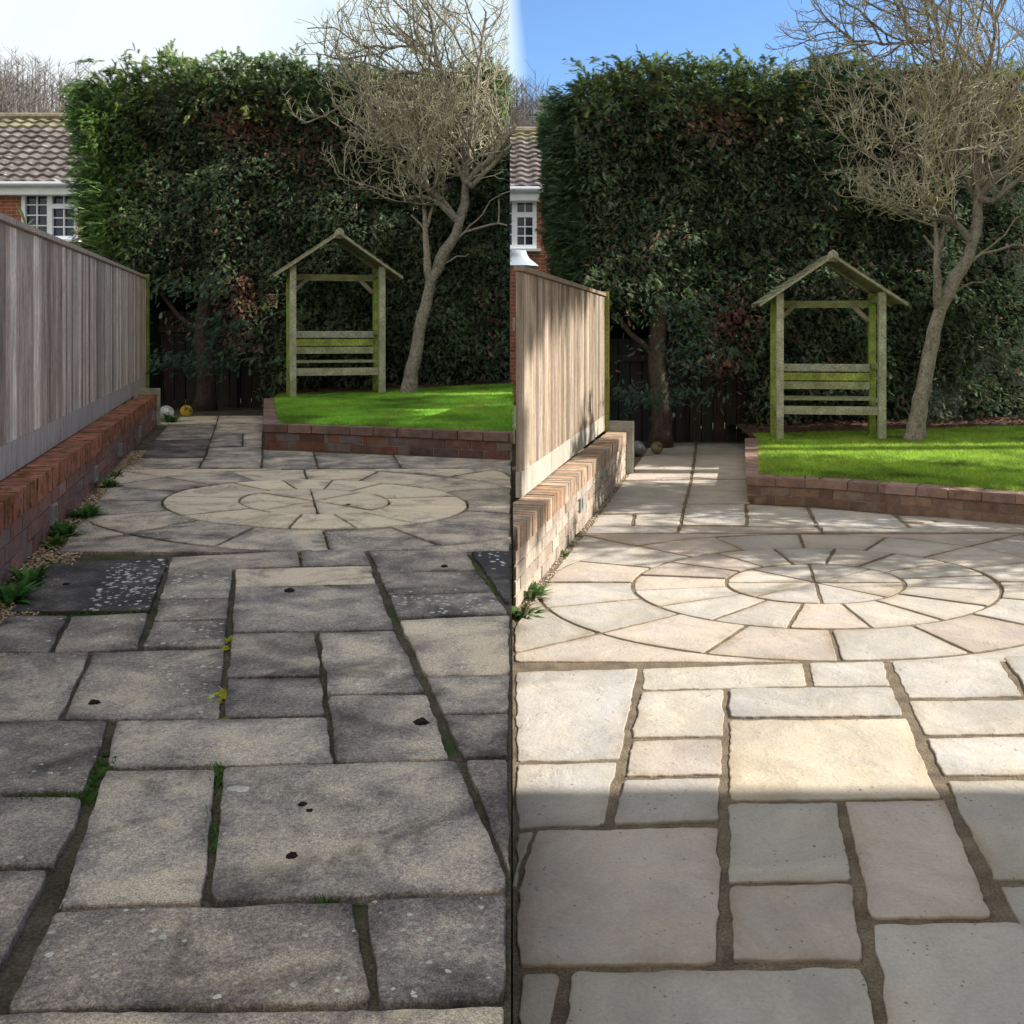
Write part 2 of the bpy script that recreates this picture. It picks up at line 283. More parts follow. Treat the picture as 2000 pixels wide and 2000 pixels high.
def slab(mb, poly, z, gap, col, old=False, wob=.006):
    poly = [np.array(p, float) for p in poly]
    q = [poly[0]]
    for p in poly[1:]:
        if np.linalg.norm(p-q[-1]) > .012: q.append(p)
    if np.linalg.norm(q[0]-q[-1]) < .012: q.pop()
    poly = q
    if len(poly) < 3: return
    if area(poly) < 0: poly = poly[::-1]
    if area(poly) < .006: return
    poly = offset(poly, gap/2)
    if area(poly) < .004: return
    # round the corners, resample, roughen
    pts = []; n_ = len(poly)
    for i in range(n_):
        p0, p, p1 = poly[i-1], poly[i], poly[(i+1) % n_]; a = p0-p; b_ = p1-p; la, lb = np.linalg.norm(a), np.linalg.norm(b_)
        cosang = (a @ b_)/(la*lb)
        if cosang < -.93: pts.append(p); continue
        r = min(random.uniform(.006, .022), la*.3, lb*.3); s_, e_ = p+a/la*r, p+b_/lb*r
        for t in (0, .3, .6, 1): pts.append((1-t)**2*s_+2*t*(1-t)*p+t*t*e_)
    rs = []; n_ = len(pts)
    for i in range(n_):
        p, q_ = pts[i], pts[(i+1) % n_]; L_ = np.linalg.norm(q_-p); k = max(1, int(L_/.022))
        for j in range(k): rs.append(p+(q_-p)*j/k)
    sd = random.uniform(0, 100); out_ = []; n_ = len(rs)
    for i in range(n_):
        p = rs[i]; t = rs[(i+1) % n_]-rs[i-1]; L_ = max(1e-6, np.linalg.norm(t)); nr = np.array([-t[1], t[0]])/L_
        d = wob*(nn(p[0]*9, p[1]*9, sd)*1.3+nn(p[0]*34, p[1]*34, sd)*.8)
        out_.append(p+nr*d)
    inn = offset(out_, .004); inn2 = offset(out_, .0012)
    dz = random.uniform(-.003, .003); tx, ty = random.uniform(-.004, .004), random.uniform(-.004, .004); c0 = np.mean(out_, axis=0)
    amp = .0030 if old else .0036
    def zz(p, d=0):
        return z+dz+tx*(p[0]-c0[0])+ty*(p[1]-c0[1])+min(1, d/.035)*(.0012+amp*(nn(p[0]*6, p[1]*6, sd)+.5*nn(p[0]*15, p[1]*15, sd)))
    k = len(out_); vs = [(p[0], p[1], z-.035) for p in out_]+[(p[0], p[1], zz(p)-.004) for p in out_]+[(p[0], p[1], zz(p)-.001) for p in inn2]+[(p[0], p[1], zz(p)) for p in inn]
    fs = []
    for r_ in range(3):
        for i in range(k): fs.append((r_*k+i, r_*k+(i+1) % k, (r_+1)*k+(i+1) % k, (r_+1)*k+i))
    def shade(p, d):                                    # grime and algae gather along the edges
        g_ = max(0, .5+1.0*nn(p[0]*5, p[1]*5, sd+3))*math.exp(-(d/.022)**1.3)
        return (col[0]-.26*g_, col[1]*(1-.14*g_), col[2]) if old else tuple(q*(1-t_*g_) for q, t_ in zip(col, (.20, .26, .34)))
    o_ = len(mb.v); mb.add(vs, fs, col)
    for i in range(4*k): mb.c[o_+i] = shade(out_[i % k], 0)
    # the riven top: its own points inside the outline
    ring_ = np.array(inn); lo, hi = ring_.min(0), ring_.max(0); stp = .026 if c0[1] < 4.2 else (.04 if c0[1] < 6 else .06)
    gx, gy_ = np.meshgrid(np.arange(lo[0]+stp/2, hi[0], stp), np.arange(lo[1]+stp/2, hi[1], stp)); q_ = np.c_[gx.ravel(), gy_.ravel()]+rng.uniform(-.3, .3, (gx.size, 2))*stp
    if len(q_): q_ = q_[pip(list(ring_), q_[:, 0], q_[:, 1])]
    if len(q_): dd = np.sqrt(((q_[:, None]-ring_[None])**2).sum(2)).min(1); q_ = q_[dd > min(.012, stp*.4)]
    allp = [Vector((float(p[0]), float(p[1]))) for p in ring_]+[Vector((float(p[0]), float(p[1]))) for p in q_]
    res = delaunay_2d_cdt(allp, [(i, (i+1) % k) for i in range(k)], [], 1, 1e-6)
    tv = [np.array((v.x, v.y)) for v in res[0]]; td = np.sqrt(((np.array(tv)[:, None]-ring_[None])**2).sum(2)).min(1)
    o_ = len(mb.v); mb.add([(p[0], p[1], zz(p, d)) for p, d in zip(tv, td)], [tuple(f) for f in res[2]], col)
    for i, (p, d) in enumerate(zip(tv, td)): mb.c[o_+i] = shade(p, d)

def circle_set(mb, cx, cd, rx, rd, kx, sq, z, gap, cols, clips):
    """paving circle: 8 wedges, two rings of 16, and the corner pieces of its square. rx, rd: radii; plan leans by kx with depth"""
    def pl(u, v): return np.array([cx+u+kx*v, cd+v])
    def put(poly, kind):
        for c_ in clips: poly = clip(poly, *c_) if len(poly) > 2 else poly
        if len(poly) > 2: slab(mb, poly, z, gap, cols(kind, poly), z > .1, .0035)
    def ringpt(i, a): return pl(rx[i]*math.cos(a), rd[i]*math.sin(a))
    for i in range(8):
        a0 = -math.pi/2+i*math.pi/4; put([pl(0, 0)]+[ringpt(0, a0+t*math.pi/4/6) for t in range(7)], 'in')
    for ring_, off in ((1, .5), (2, 0)):
        for i in range(16):
            a0 = -math.pi/2+(i+off)*math.pi/8
            put([ringpt(ring_, a0+t*math.pi/8/5) for t in range(6)]+[ringpt(ring_-1, a0+(5-t)*math.pi/8/5) for t in range(6)], ('mid', 'out')[ring_-1])
    for sx in (1, -1):
        for sy in (1, -1):
            a_c = math.atan2(sy, sx)
            A = [a_c-(math.pi/4)+t*math.pi/2/14 for t in range(15)]
            for h in (0, 1):
                arc = [ringpt(2, t) for t in (A[1:8] if h == 0 else A[7:14])]
                cr = pl(sx*sq[0], sy*sq[1])
                mid_ = (pl(sx*sq[0], rd[2]*math.sin(A[1])) if abs(math.cos(A[0])) > .5 else pl(rx[2]*math.cos(A[1]), sy*sq[1])) if h == 0 else (pl(rx[2]*math.cos(A[13]), sy*sq[1]) if abs(math.cos(A[14])) < .5 else pl(sx*sq[0], rd[2]*math.sin(A[13])))
                if h == 0: put(arc+[cr, mid_], 'corner')
                else: put(arc+[mid_, cr], 'corner')

# --- left: weathered slabs (pixel outlines of the photograph laid out on the terrace)
left = [
 ([(118,1098),(333,1086),(293,1193),(-900,1204),(-900,1200)],'dark'), ([(333,1086),(583,1073),(589,1105),(325,1117)],'g'), ([(583,1073),(712,1068),(727,1102),(589,1105)],'g'),
 ([(325,1117),(458,1110),(452,1168),(308,1171)],'g'), ([(308,1171),(452,1168),(448,1208),(295,1214)],'gd'), ([(295,1214),(448,1209),(443,1262),(272,1265)],'gd'),
 ([(458,1110),(727,1103),(738,1139),(455,1147)],'cream'), ([(455,1147),(738,1140),(772,1230),(450,1237)],'g'), ([(136,1202),(293,1194),(272,1266),(100,1275)],'gd'),
 ([(-900,1205),(136,1202),(100,1275),(-900,1280)],'gd'), ([(178,1271),(443,1263),(432,1403),(117,1406)],'g'), ([(-900,1280),(178,1271),(117,1406),(-900,1414)],'gl'),
 ([(450,1237),(619,1234),(632,1322),(440,1325)],'gd'), ([(440,1325),(632,1322),(641,1399),(432,1403)],'gd'), ([(619,1234),(773,1230),(836,1353),(638,1357)],'gl'),
 ([(638,1357),(838,1353),(882,1482),(655,1491)],'g'), ([(222,1405),(641,1400),(655,1492),(200,1499)],'gl'), ([(-900,1414),(220,1406),(172,1552),(-900,1560)],'gd'),
 ([(-900,1560),(172,1552),(118,1680),(105,1692),(-900,1695)],'gd'), ([(200,1500),(430,1497),(407,1763),(102,1774)],'gl'), ([(430,1497),(895,1484),(1010,1742),(700,1753),(407,1764)],'gl'),
 ([(100,1776),(700,1755),(732,1962),(8,1978),(10,1962)],'g'), ([(-900,1700),(103,1696),(5,1900),(-900,1980)],'g'), ([(702,1755),(1010,1744),(1010,1958),(734,1962)],'gd'),
 ([(-900,1984),(734,1966),(1010,1960),(1010,2150),(-900,2150)],'gl'),
 ([(716,1068),(905,1062),(932,1113),(738,1118)],'gd'), ([(738,1118),(933,1113),(967,1156),(757,1162)],'gd'), ([(757,1162),(967,1156),(995,1198),(775,1208)],'g'),
 ([(775,1208),(1010,1198),(1010,1316),(829,1319)],'pale'), ([(829,1319),(1010,1316),(1010,1389),(861,1393)],'g'), ([(861,1393),(1010,1390),(1010,1476),(900,1479)],'gd'),
 ([(901,1480),(1010,1477),(1010,1735)],'gd'), ([(908,1062),(1010,1056),(1010,1173),(986,1174)],'dark'), ([(986,1175),(1010,1174),(1010,1200),(997,1198)],'gd'),
 ([(330,828),(423,827),(412,857),(302,859)],'gd'), ([(302,859),(412,857),(400,893),(272,895)],'dd'), ([(423,827),(516,827),(514,845),(416,846)],'g'), ([(416,846),(475,845),(473,872),(407,873)],'gd'), ([(475,845),(514,845),(513,872),(473,872)],'gl'), ([(407,873),(513,872),(512,893),(400,893)],'gd'), ([(318,813),(427,812),(423,827),(305,829)],'cream'), ([(427,812),(516,812),(516,827),(423,827)],'cream'),
 ([(272,895),(400,893),(387,915),(230,918)],'g'), ([(400,893),(514,890),(510,915),(388,915)],'g'), ([(514,878),(612,882),(622,914),(510,915)],'gd'), ([(612,882),(768,888),(786,915),(622,914)],'gd'), ([(768,888),(1010,899),(1010,930),(950,916),(786,915)],'g'),
]
tone = dict(dd=(-.3, .78), dark=(-.42, .66), gd=(-.10, .92), g=(.0, .98), gl=(.10, 1.0), pale=(.16, 1.04), cream=(.26, 1.0), inner=(.35, 1.0))
gl = (np.array([-1.80, 3.61]), np.array([-3.86, 10.95]))      # edge of the gravel strip along the left wall
d_ = gl[1]-gl[0]; na = np.array([-d_[1], d_[0]])*1.0
gclip = (na[0], na[1], float(na @ gl[0])) if na @ (np.array([-1, 5])-gl[0]) < 0 else (-na[0], -na[1], float(-na @ gl[0]))
seamL = (1, 0, -.004); seamR = (-1, 0, -.004)
mb = MB()
for px, k in left:
    poly = [G(x, y, ZL) for x, y in px]
    for c_ in (gclip, seamL): poly = clip(poly, *c_) if len(poly) > 2 else poly
    if len(poly) > 2:
        t = tone[k]; slab(mb, poly, ZL, random.uniform(.010, .020), (t[0]+random.uniform(-.05, .05), t[1]*random.uniform(.94, 1.06), random.random()), True, .005)
def colsL(kind, poly):
    c0 = np.mean(poly, axis=0); left_side = c0[0] < -1.6
    t = {'in': (.42, 1.02), 'mid': (.72, 1.1), 'out': (.08, .96), 'corner': (.03, .95)}[kind]
    if kind in ('out', 'corner') and c0[1] > 6.4 and c0[0] > -1.9: t = (.32, 1)
    if kind == 'corner' and c0[1] > 6.6 and left_side: t = (.38, 1)
    return (t[0]+random.uniform(-.08, .08), t[1]*random.uniform(.95, 1.05), random.random())
circle_set(mb, -1.18, 6.0, (.447, .90, 1.40), (.445, .865, 1.385), -.25, (1.42, 1.40), ZL, .014, colsL, (gclip, seamL))
struct(mb.build('weathered_paving', M['slab_old']))
from mathutils.bvhtree import BVHTree
PAVE = BVHTree.FromPolygons([Vector(v) for v in mb.v], mb.f)
def top(x, y):
    h = PAVE.ray_cast(Vector((x, y, 2)), Vector((0, 0, -1)))[0]; return h.z if h else ZL-.014

right = [
 ([(1000,1310),(1250,1302),(1215,1482),(1000,1488)],0), ([(1000,1489),(1212,1484),(1187,1610),(1000,1620)],0), ([(1250,1302),(1575,1291),(1583,1340),(1247,1348)],0),
 ([(1575,1291),(1730,1288),(1744,1339),(1583,1341)],0), ([(1247,1349),(1418,1344),(1418,1438),(1228,1442)],0), ([(1228,1443),(1418,1439),(1417,1514),(1212,1519)],0),
 ([(1212,1520),(1417,1515),(1417,1608),(1187,1613)],0), ([(1418,1343),(1746,1340),(1772,1399),(1418,1403)],0), ([(1418,1404),(1774,1400),(1843,1560),(1418,1566)],1),
 ([(1732,1288),(1953,1281),(2008,1361),(1767,1364)],0), ([(1953,1281),(3000,1262),(3000,1357),(2008,1361)],0), ([(1768,1365),(3000,1360),(3000,1429),(1800,1437)],0),
 ([(1800,1438),(3000,1430),(3000,1508),(1836,1518)],0), ([(1838,1520),(3000,1510),(3000,1716),(1934,1721)],0), ([(1048,1620),(1412,1612),(1412,1885),(985,1893),(985,1790)],0),
 ([(985,1625),(1050,1621),(1000,1745),(985,1780)],0), ([(1416,1567),(1643,1563),(1670,1721),(1416,1726)],0), ([(1644,1563),(1850,1560),(1948,1794),(1692,1798)],0),
 ([(1416,1727),(1672,1722),(1696,1882),(1416,1886)],0), ([(1694,1799),(1962,1796),(3000,1930),(3000,2150),(1748,2150)],0), ([(1938,1726),(3000,1722),(3000,1920),(1992,1822)],0),
 ([(1110,1891),(1698,1884),(1750,2150),(1060,2150)],0), ([(985,1895),(1110,1892),(1060,2150),(985,2150)],0),
 ([(1248,889),(1358,888),(1350,936),(1214,938)],0), ([(1358,888),(1462,888),(1462,936),(1350,936)],0), ([(1214,938),(1350,936),(1335,1002),(1150,1004)],0), ([(1350,936),(1468,936),(1468,984),(1338,985)],0),
 ([(1150,1004),(1240,1003),(1236,1027),(1130,1028)],0), ([(1240,1003),(1335,1002),(1328,1027),(1236,1027)],0), ([(1338,985),(1457,984),(1459,1027),(1328,1027)],0), ([(1457,984),(1577,990),(1597,1030),(1459,1027)],0),
 ([(1577,990),(1745,1004),(1782,1033),(1597,1030)],0), ([(1745,1004),(3000,1030),(3000,1044),(1782,1033)],0), ([(1130,1028),(1328,1027),(1322,1041),(1110,1042)],0), ([(1328,1027),(1600,1030),(1604,1041),(1322,1041)],0), ([(1600,1030),(3000,1044),(3000,1050),(1950,1041),(1604,1041)],0),
 ([(1262,866),(1360,865),(1358,888),(1248,889)],0), ([(1360,865),(1460,865),(1462,888),(1358,888)],0),
 ([(1952,1120),(1952,1120),(1952,1120)],0),
]
mb = MB()
def ncol(k=0):
    v = random.uniform(.40, .485); base = np.array([(1.03, .965, .86), (1.02, .97, .89), (1.07, .95, .84), (1.01, .965, .91)][random.randrange(4)]) if k == 0 else np.array((1.08, .96, .78))
    return tuple(base*v)
wallR = (np.array([.02, 4.99]), np.array([1.163, 10.17]))
d_ = wallR[1]-wallR[0]; wclip = (-d_[1], d_[0], float(np.array([-d_[1], d_[0]]) @ (wallR[0]+np.array([.05, 0]))))
for px, k in right:
    poly = [G(x, y, 0) for x, y in px]
    for c_ in (wclip, seamR): poly = clip(poly, *c_) if len(poly) > 2 else poly
    if len(poly) > 2: slab(mb, poly, 0, random.uniform(.020, .034), ncol(k), wob=.007)
lw = [G(1460, 982, 0), G(1600, 989, 0), G(1730, 1000, 0), G(1984, 1023, 0)]
circle_set(mb, 1.666, 5.535, (.49, 1.0, 1.5), (.435, .875, 1.325), .22, (1.52, 1.34), 0, .021, lambda k, p: ncol(), (wclip, seamR))
for u0 in (1.52, 2.3):                                  # slabs to the right of the circle, running out of the picture
    for j in range(5):
        v0, v1 = -1.34+j*.536, -1.34+(j+1)*.536
        slab(mb, [np.array([1.666+u+.22*v, 5.535+v]) for u, v in ((u0, v0), (u0+.78, v0), (u0+.78, v1), (u0, v1))], 0, .02, ncol())
struct(mb.build('cleaned_paving', M['slab_new']))

# ---------------------------------------------------------------- brick walls
def bricks(parent, pts, z0, courses, thick, pal, mat, mort, out_side, cap=None, cap_pal=None, capmat=None, mcol=(.30, .26, .205)):
    """pts: plan polyline of the visible face; out_side: +1 if the visible side is to the right of travel. cap: 'rowlock' or 'flat'"""
    mb = MB(); mo = MB(); cp = MB(); H = courses*.075
    for si in range(len(pts)-1):
        p, q = np.array(pts[si]), np.array(pts[si+1]); t = q-p; Ls = np.linalg.norm(t); t = t/Ls; nrm = np.array([t[1], -t[0]])*out_side
        T3, N3 = Vector((*t, 0)), Vector((*nrm, 0)); Z3 = Vector((0, 0, 1))
        for c in range(courses):
            x = -(.1125 if c % 2 else 0); z = z0+c*.075+.0375
            while x < Ls-.02:
                a, b_ = max(0, x), min(Ls, x+.215)
                if b_-a > .03:
                    base = pal[random.randrange(len(pal))]; v = random.uniform(.8, 1.2)
                    ctr = p+t*(a+b_)/2-nrm*(.05-random.uniform(-.002, .002))
                    mb.box((ctr[0], ctr[1], z), b_-a, .1, .065, tuple(v*k for k in base), (T3, N3, Z3), .0012)
                x += .225
        ctr = p+t*Ls/2-nrm*(thick/2+.004)
        mo.box((ctr[0], ctr[1], z0+H/2-.02), Ls, thick-.007, H+.04, mcol, (T3, N3, Z3))
        if cap == 'rowlock':
            x = 0
            while x < Ls-.02:
                base = cap_pal[random.randrange(len(cap_pal))]; v = random.uniform(.75, 1.25); ctr = p+t*(x+.0325)-nrm*(thick/2-.004+random.uniform(-.002, .002))
                cp.box((ctr[0], ctr[1], z0+H+.0575+random.uniform(-.002, .002)), .062, thick+.008, .113, tuple(v*k for k in base), (T3, N3, Z3), .0015)
                x += .0735
            ctr = p+t*Ls/2-nrm*thick/2; mo.box((ctr[0], ctr[1], z0+H+.056), Ls, thick-.001, .106, tuple(.85*q for q in mcol), (T3, N3, Z3))
        if cap == 'flat':
            x = 0
            while x < Ls-.02:
                e = min(Ls, x+.215); base = cap_pal[random.randrange(len(cap_pal))]; v = random.uniform(.85, 1.15); ctr = p+t*(x+e)/2-nrm*(thick/2-.010)
                cp.box((ctr[0], ctr[1], z0+H+.0375), e-x, thick+.006, .066, tuple(v*k for k in base), (T3, N3, Z3), .0015); x += .225
            ctr = p+t*Ls/2-nrm*thick/2; mo.box((ctr[0], ctr[1], z0+H+.035), Ls, thick-.014, .06, (.30, .26, .2), (T3, N3, Z3))
    mb.build('brickwork', mat, parent); mo.build('mortar', mort, parent)
    if cap: cp.build('coping', capmat or mat, parent)
red = [(.24, .13, .118), (.28, .145, .12), (.21, .13, .12), (.27, .175, .15), (.24, .12, .10)]
orange = [(.36, .14, .085), (.40, .16, .09), (.30, .13, .085), (.33, .15, .10)]
dk = [(.15, .088, .075), (.22, .095, .062), (.125, .085, .08), (.19, .14, .125), (.17, .08, .065)]

# left boundary wall and fence
A0, A1 = G(16, 1128, ZL), G(306, 829, ZL)
tv = A1-A0; tv /= np.linalg.norm(tv); A_near = A0-tv*4.0
wl = thing('brick_wall', 'low red brick wall with mossy orange brick-on-edge top under the grey weathered fence', 'wall', (*A0, ZL))
bricks(wl, [A_near, A1], ZL-.01, 3, .17, red, M['brick'], M['mortar'], 1, 'rowlock', orange, M['coping'])
nl = np.array([tv[1], -tv[0]])                           # towards the patio
mb = MB(); T3, N3, Z3 = Vector((*tv, 0)), Vector((*nl, 0)), Vector((0, 0, 1))
c = A1+tv*.06-nl*.10; mb.box((*c, ZL+.19), .12, .26, .40, (.33, .33, .27), (T3, N3, Z3)); mb.build('end_pier', M['concrete'], wl)

def fence(p0, p1, zb0, zt0, zb1, zt1, nrm, label, tones, gb, post_col, post_h=.0):
    t = p1-p0; Ls = np.linalg.norm(t); t = t/Ls; T3, N3, Z3 = Vector((*t, 0)), Vector((*nrm, 0)), Vector((0, 0, 1))
    fo = thing('board_fence', label, 'fence', (*p0, zb0))
    mb = MB(); x = 0; k = 0
    while x < Ls:
        s = x/Ls; zb, zt = zb0+(zb1-zb0)*s+.15, zt0+(zt1-zt0)*s-.01; tn = tones[random.randrange(len(tones))]; v = random.choice((.66, .8, .9, 1, 1.1, 1.25, 1.4))*random.uniform(.93, 1.07)
        c = p0+t*(x+.045)+nrm*(.012+random.uniform(-.002, .003)); a = random.uniform(.17, .25)     # feather-edge boards, each turned a little
        X_ = (T3*math.cos(a)+N3*math.sin(a)); Y_ = (N3*math.cos(a)-T3*math.sin(a))
        mb.box((*c, (zb+zt)/2), .088, .015, zt-zb, tuple(v*q for q in tn), (X_, Y_, Z3), .0015); x += .074
    mb.build('board_panel', M['wood'], fo)
    mb = MB(); a = Vector((*(p0+nrm*.012), zt0+.012)); b_ = Vector((*(p1+nrm*.012), zt1+.012)); mb.bar(a, b_, .06, .028, tuple(1.05*q for q in tones[0])); mb.build('capping_rail', M['wood'], fo)
    mb = MB(); ng = 4
    for i in range(ng):
        s0, s1 = i/ng, (i+1)/ng
        vg = random.uniform(.92, 1.08); a = Vector((*(p0+t*Ls*s0+nrm*.01), zb0+(zb1-zb0)*s0+.075)); b_ = Vector((*(p0+t*(Ls*s1-.008)+nrm*.01), zb0+(zb1-zb0)*s1+.075)); mb.bar(a, b_, .034, .148, tuple(vg*q for q in gb))
    mb.build('gravel_board', M['wood'], fo)
    mb = MB()
    for z_ in (.35, 1.0):
        a = Vector((*(p0-nrm*.035), zb0+z_)); b_ = Vector((*(p1-nrm*.035), zb1+z_)); mb.bar(a, b_, .05, .08, tones[0])
    mb.build('back_rail', M['wood'], fo)
    c = p1+t*.055+nrm*.005; mb = MB(); mb.box((*c, (zb1+zt1+post_h)/2), .10, .11, zt1+post_h-zb1+.05, post_col, (T3, N3, Z3), .002); mb.build('end_post', M['beam'], fo)
    return fo
B0, B1 = G(16, 920, ZL+.345), G(280, 758, ZL+.345)
tb = B1-B0; tb /= np.linalg.norm(tb); nb = np.array([tb[1], -tb[0]])
greyw = [(.45, .375, .335), (.50, .43, .395), (.38, .315, .28), (.46, .395, .36), (.55, .495, .46)]
fence(B0-tb*4.2, B1, ZL+.34, ZL+1.43, ZL+.34, ZL+1.65, nb, 'tall grey weathered board fence on the mossy red brick wall', greyw, (.42, .40, .39), (.16, .2, .035), .02)

# right boundary wall and fence
A0r, A1r = np.array([.02, 4.99]), G(1222, 925, 0)
tr_ = A1r-A0r; tr_ /= np.linalg.norm(tr_); nr_ = np.array([tr_[1], -tr_[0]])
wr = thing('brick_wall', 'low pale scrubbed brick wall dappled with branch shadows beside the cleaned patio', 'wall', (*A0r, 0))
pale = [(.40, .33, .255), (.43, .36, .285), (.37, .30, .235), (.42, .355, .29)]
bricks(wr, [A0r, A1r], -.01, 4, .175, pale, M['brick_clean'], M['mortar'], 1, 'rowlock', [(.36, .27, .195), (.39, .30, .22), (.37, .26, .18), (.33, .205, .13)], M['brick_clean'], (.38, .32, .25))
T3, N3 = Vector((*tr_, 0)), Vector((*nr_, 0)); mb = MB(); c = A1r+tr_*.08-nr_*.06; mb.box((*c, .245), .16, .26, .51, (.30, .30, .27), (T3, N3, Z3)); mb.build('end_pier', M['concrete'], wr)
seam_clamp(wr)
C0r, C1r = np.array([.028, 5.80]), G(1176, 838, .43)
tc_ = C1r-C0r; tc_ /= np.linalg.norm(tc_); nc_ = np.array([tc_[1], -tc_[0]])
warmw = [(.27, .205, .15), (.31, .24, .175), (.24, .185, .14), (.29, .23, .18), (.34, .275, .205)]
seam_fence = fence(C0r, C1r, .42, 1.73, .42, 1.73, nc_, 'sunlit warm brown board fence on the pale scrubbed brick wall', warmw, (.44, .40, .34), (.26, .27, .06), .02)
seam_clamp(seam_fence)

# recessed wall lights
def walllight(base, t, nrm, x, z, lit, label, sz=(.115, .085)):
    c = base+t*x+nrm*.004; o = thing('wall_light', label, 'wall light', (*c, z), 'recessed lights along the low brick wall'); T3, N3 = Vector((*t, 0)), Vector((*nrm, 0))
    mb = MB(); cv = Vector((*c, z))
    for s in (-1, 1):
        mb.box(cv+Z3*s*sz[1]/2, sz[0]+.016, .02, .012, (.26, .27, .27), (T3, N3, Z3)); mb.box(cv+T3*s*sz[0]/2, .012, .02, sz[1]-.012, (.26, .27, .27), (T3, N3, Z3))
    mb.build('frame', M['metal'], o); mb = MB(); mb.box(cv-N3*.003, sz[0]-.012, .012, sz[1]-.012, lit, (T3, N3, Z3)); mb.build('lens', M['metal'], o)
desc = ['nearest recessed wall light in the mossy brick wall, greenish lens in grey frame', 'recessed wall light second from the camera in the mossy brick wall, speckled grey lens', 'small recessed wall light in the middle of the mossy brick wall', 'small recessed wall light near the far end of the mossy brick wall', 'farthest recessed wall light, beside the pale end pier of the mossy wall']
for (px, py), ds in zip([(102, 1003), (185, 925), (234, 878), (272, 843), (299, 812)], desc):
    # intersect the pixel's ray with the wall's face
    k = (px-CX)/F; D = (A0[0]-tv[0]/tv[1]*A0[1])/(k-tv[0]/tv[1]); q = np.array([k*D, D]); z = ZC-(py-HZ)/F*D
    walllight(A0, tv, nl, float((q-A0) @ tv), z, (.16, .2, .2), ds)
for (px, py), ds in zip([(1133, 985), (1178, 925)], ['bluish recessed wall light in the pale dappled brick wall, nearer one', 'farther recessed wall light in the pale dappled brick wall']):
    k = (px-CX)/F; D = (A0r[0]-tr_[0]/tr_[1]*A0r[1])/(k-tr_[0]/tr_[1]); q = np.array([k*D, D]); z = ZC-(py-HZ)/F*D
    walllight(A0r, tr_, nr_, float((q-A0r) @ tr_), z, (.2, .27, .3), ds)

# lawn walls
lwall = thing('lawn_wall', 'dark red brick edging wall holding the bright green lawn above the weathered slabs', 'wall', (*G(517, 876, ZL), ZL))
lp = [np.array([-2.98, 12.15]), G(517, 876, ZL), G(640, 880, ZL), G(800, 888, ZL), G(1000, 899, ZL)]; lp[-1][0] = -.003
bricks(lwall, lp, ZL-.01, 2, .20, dk, M['brick'], M['mortar'], 1 if False else 1, 'flat', [(.2, .125, .10), (.23, .15, .12), (.18, .11, .09)], M['brick'])
rwall = thing('lawn_wall', 'clean brown brick edging wall curving round the sunlit lawn above the pale slabs', 'wall', (*lw[0], 0))
e_ = lw[-1]+(lw[-1]-lw[-2])*1.2
brn = [(.19, .12, .085), (.22, .14, .10), (.175, .11, .085), (.22, .155, .125), (.235, .15, .10)]
bricks(rwall, [np.array([2.58, 11.1])]+lw+[e_], -.01, 2, .20, brn, M['brick_clean'], M['mortar'], 1, 'flat', [(.27, .17, .13), (.30, .2, .155), (.25, .16, .13)], M['brick_clean'])

# ---------------------------------------------------------------- lawns
def lawn(poly, zf, nbl, c_lo, c_hi, name, label, hmax=.04):
    poly = [np.array(p) for p in poly]; P_ = np.array(poly); x0, y0 = P_.min(0); x1, y1 = P_.max(0)
    mb = MB(); nx, ny = 36, 40; idx = {}
    bm_v = []; 
    for j in range(ny+1):
        for i in range(nx+1):
            x, y = x0+(x1-x0)*i/nx, y0+(y1-y0)*j/ny; idx[i, j] = len(bm_v); bm_v.append((x, y, zf(x, y)))
    xs = np.array([v[0] for v in bm_v]); ys = np.array([v[1] for v in bm_v])
    fs = []
    for j in range(ny):
        for i in range(nx):
            cx, cy = x0+(x1-x0)*(i+.5)/nx, y0+(y1-y0)*(j+.5)/ny
            if pip(poly, np.array([cx]), np.array([cy]))[0]: fs.append((idx[i, j], idx[i+1, j], idx[i+1, j+1], idx[i, j+1]))
    mb.add(bm_v, fs, (.07, .13, .025)); struct(mb.build('lawn_soil', M['soil']))
    X = rng.uniform(x0, x1, nbl*2); Y = rng.uniform(y0, y1, nbl*2); k = pip(poly, X, Y); X, Y = X[k][:nbl], Y[k][:nbl]; n_ = len(X)
    Zb = np.array([zf(x, y) for x, y in zip(X, Y)]); h = rng.uniform(.45, 1, n_)*hmax; a = rng.uniform(0, 2*np.pi, n_); wd = rng.uniform(.0026, .005, n_)
    le = rng.uniform(.3, 1.5, n_)*h; la = rng.uniform(0, 2*np.pi, n_)
    V = np.zeros((n_, 3, 3)); V[:, 0] = np.c_[X-np.cos(a)*wd, Y-np.sin(a)*wd, Zb-.004]; V[:, 1] = np.c_[X+np.cos(a)*wd, Y+np.sin(a)*wd, Zb-.004]; V[:, 2] = np.c_[X+np.cos(la)*le, Y+np.sin(la)*le, Zb+h]
    t = rng.uniform(0, 1, (n_, 1)); pch = np.array([nn(x*1.3, y*1.3, 5)+.6*nn(x*4, y*4, 9) for x, y in zip(X, Y)])[:, None]
    col = np.array(c_lo)*(1-t)+np.array(c_hi)*t; col = col*np.clip(1+.8*pch, .3, 1.7); yel = np.clip(pch*1.5-.3+rng.uniform(-.2, .35, (n_, 1)), 0, 1); col = col*(1-yel*.6)+np.array((.30, .27, .05))*yel*.6
    o = npmesh(name, V.reshape(-1, 3), np.arange(n_*3).reshape(-1, 3), np.repeat(col, 3, 0), M['grass']); struct(o, 'stuff'); o['label'] = label
zL = lambda x, y: ZL+.205+.11*max(0, min(1, (x+3)/3))*max(0, min(1, (y-8.2)/5))
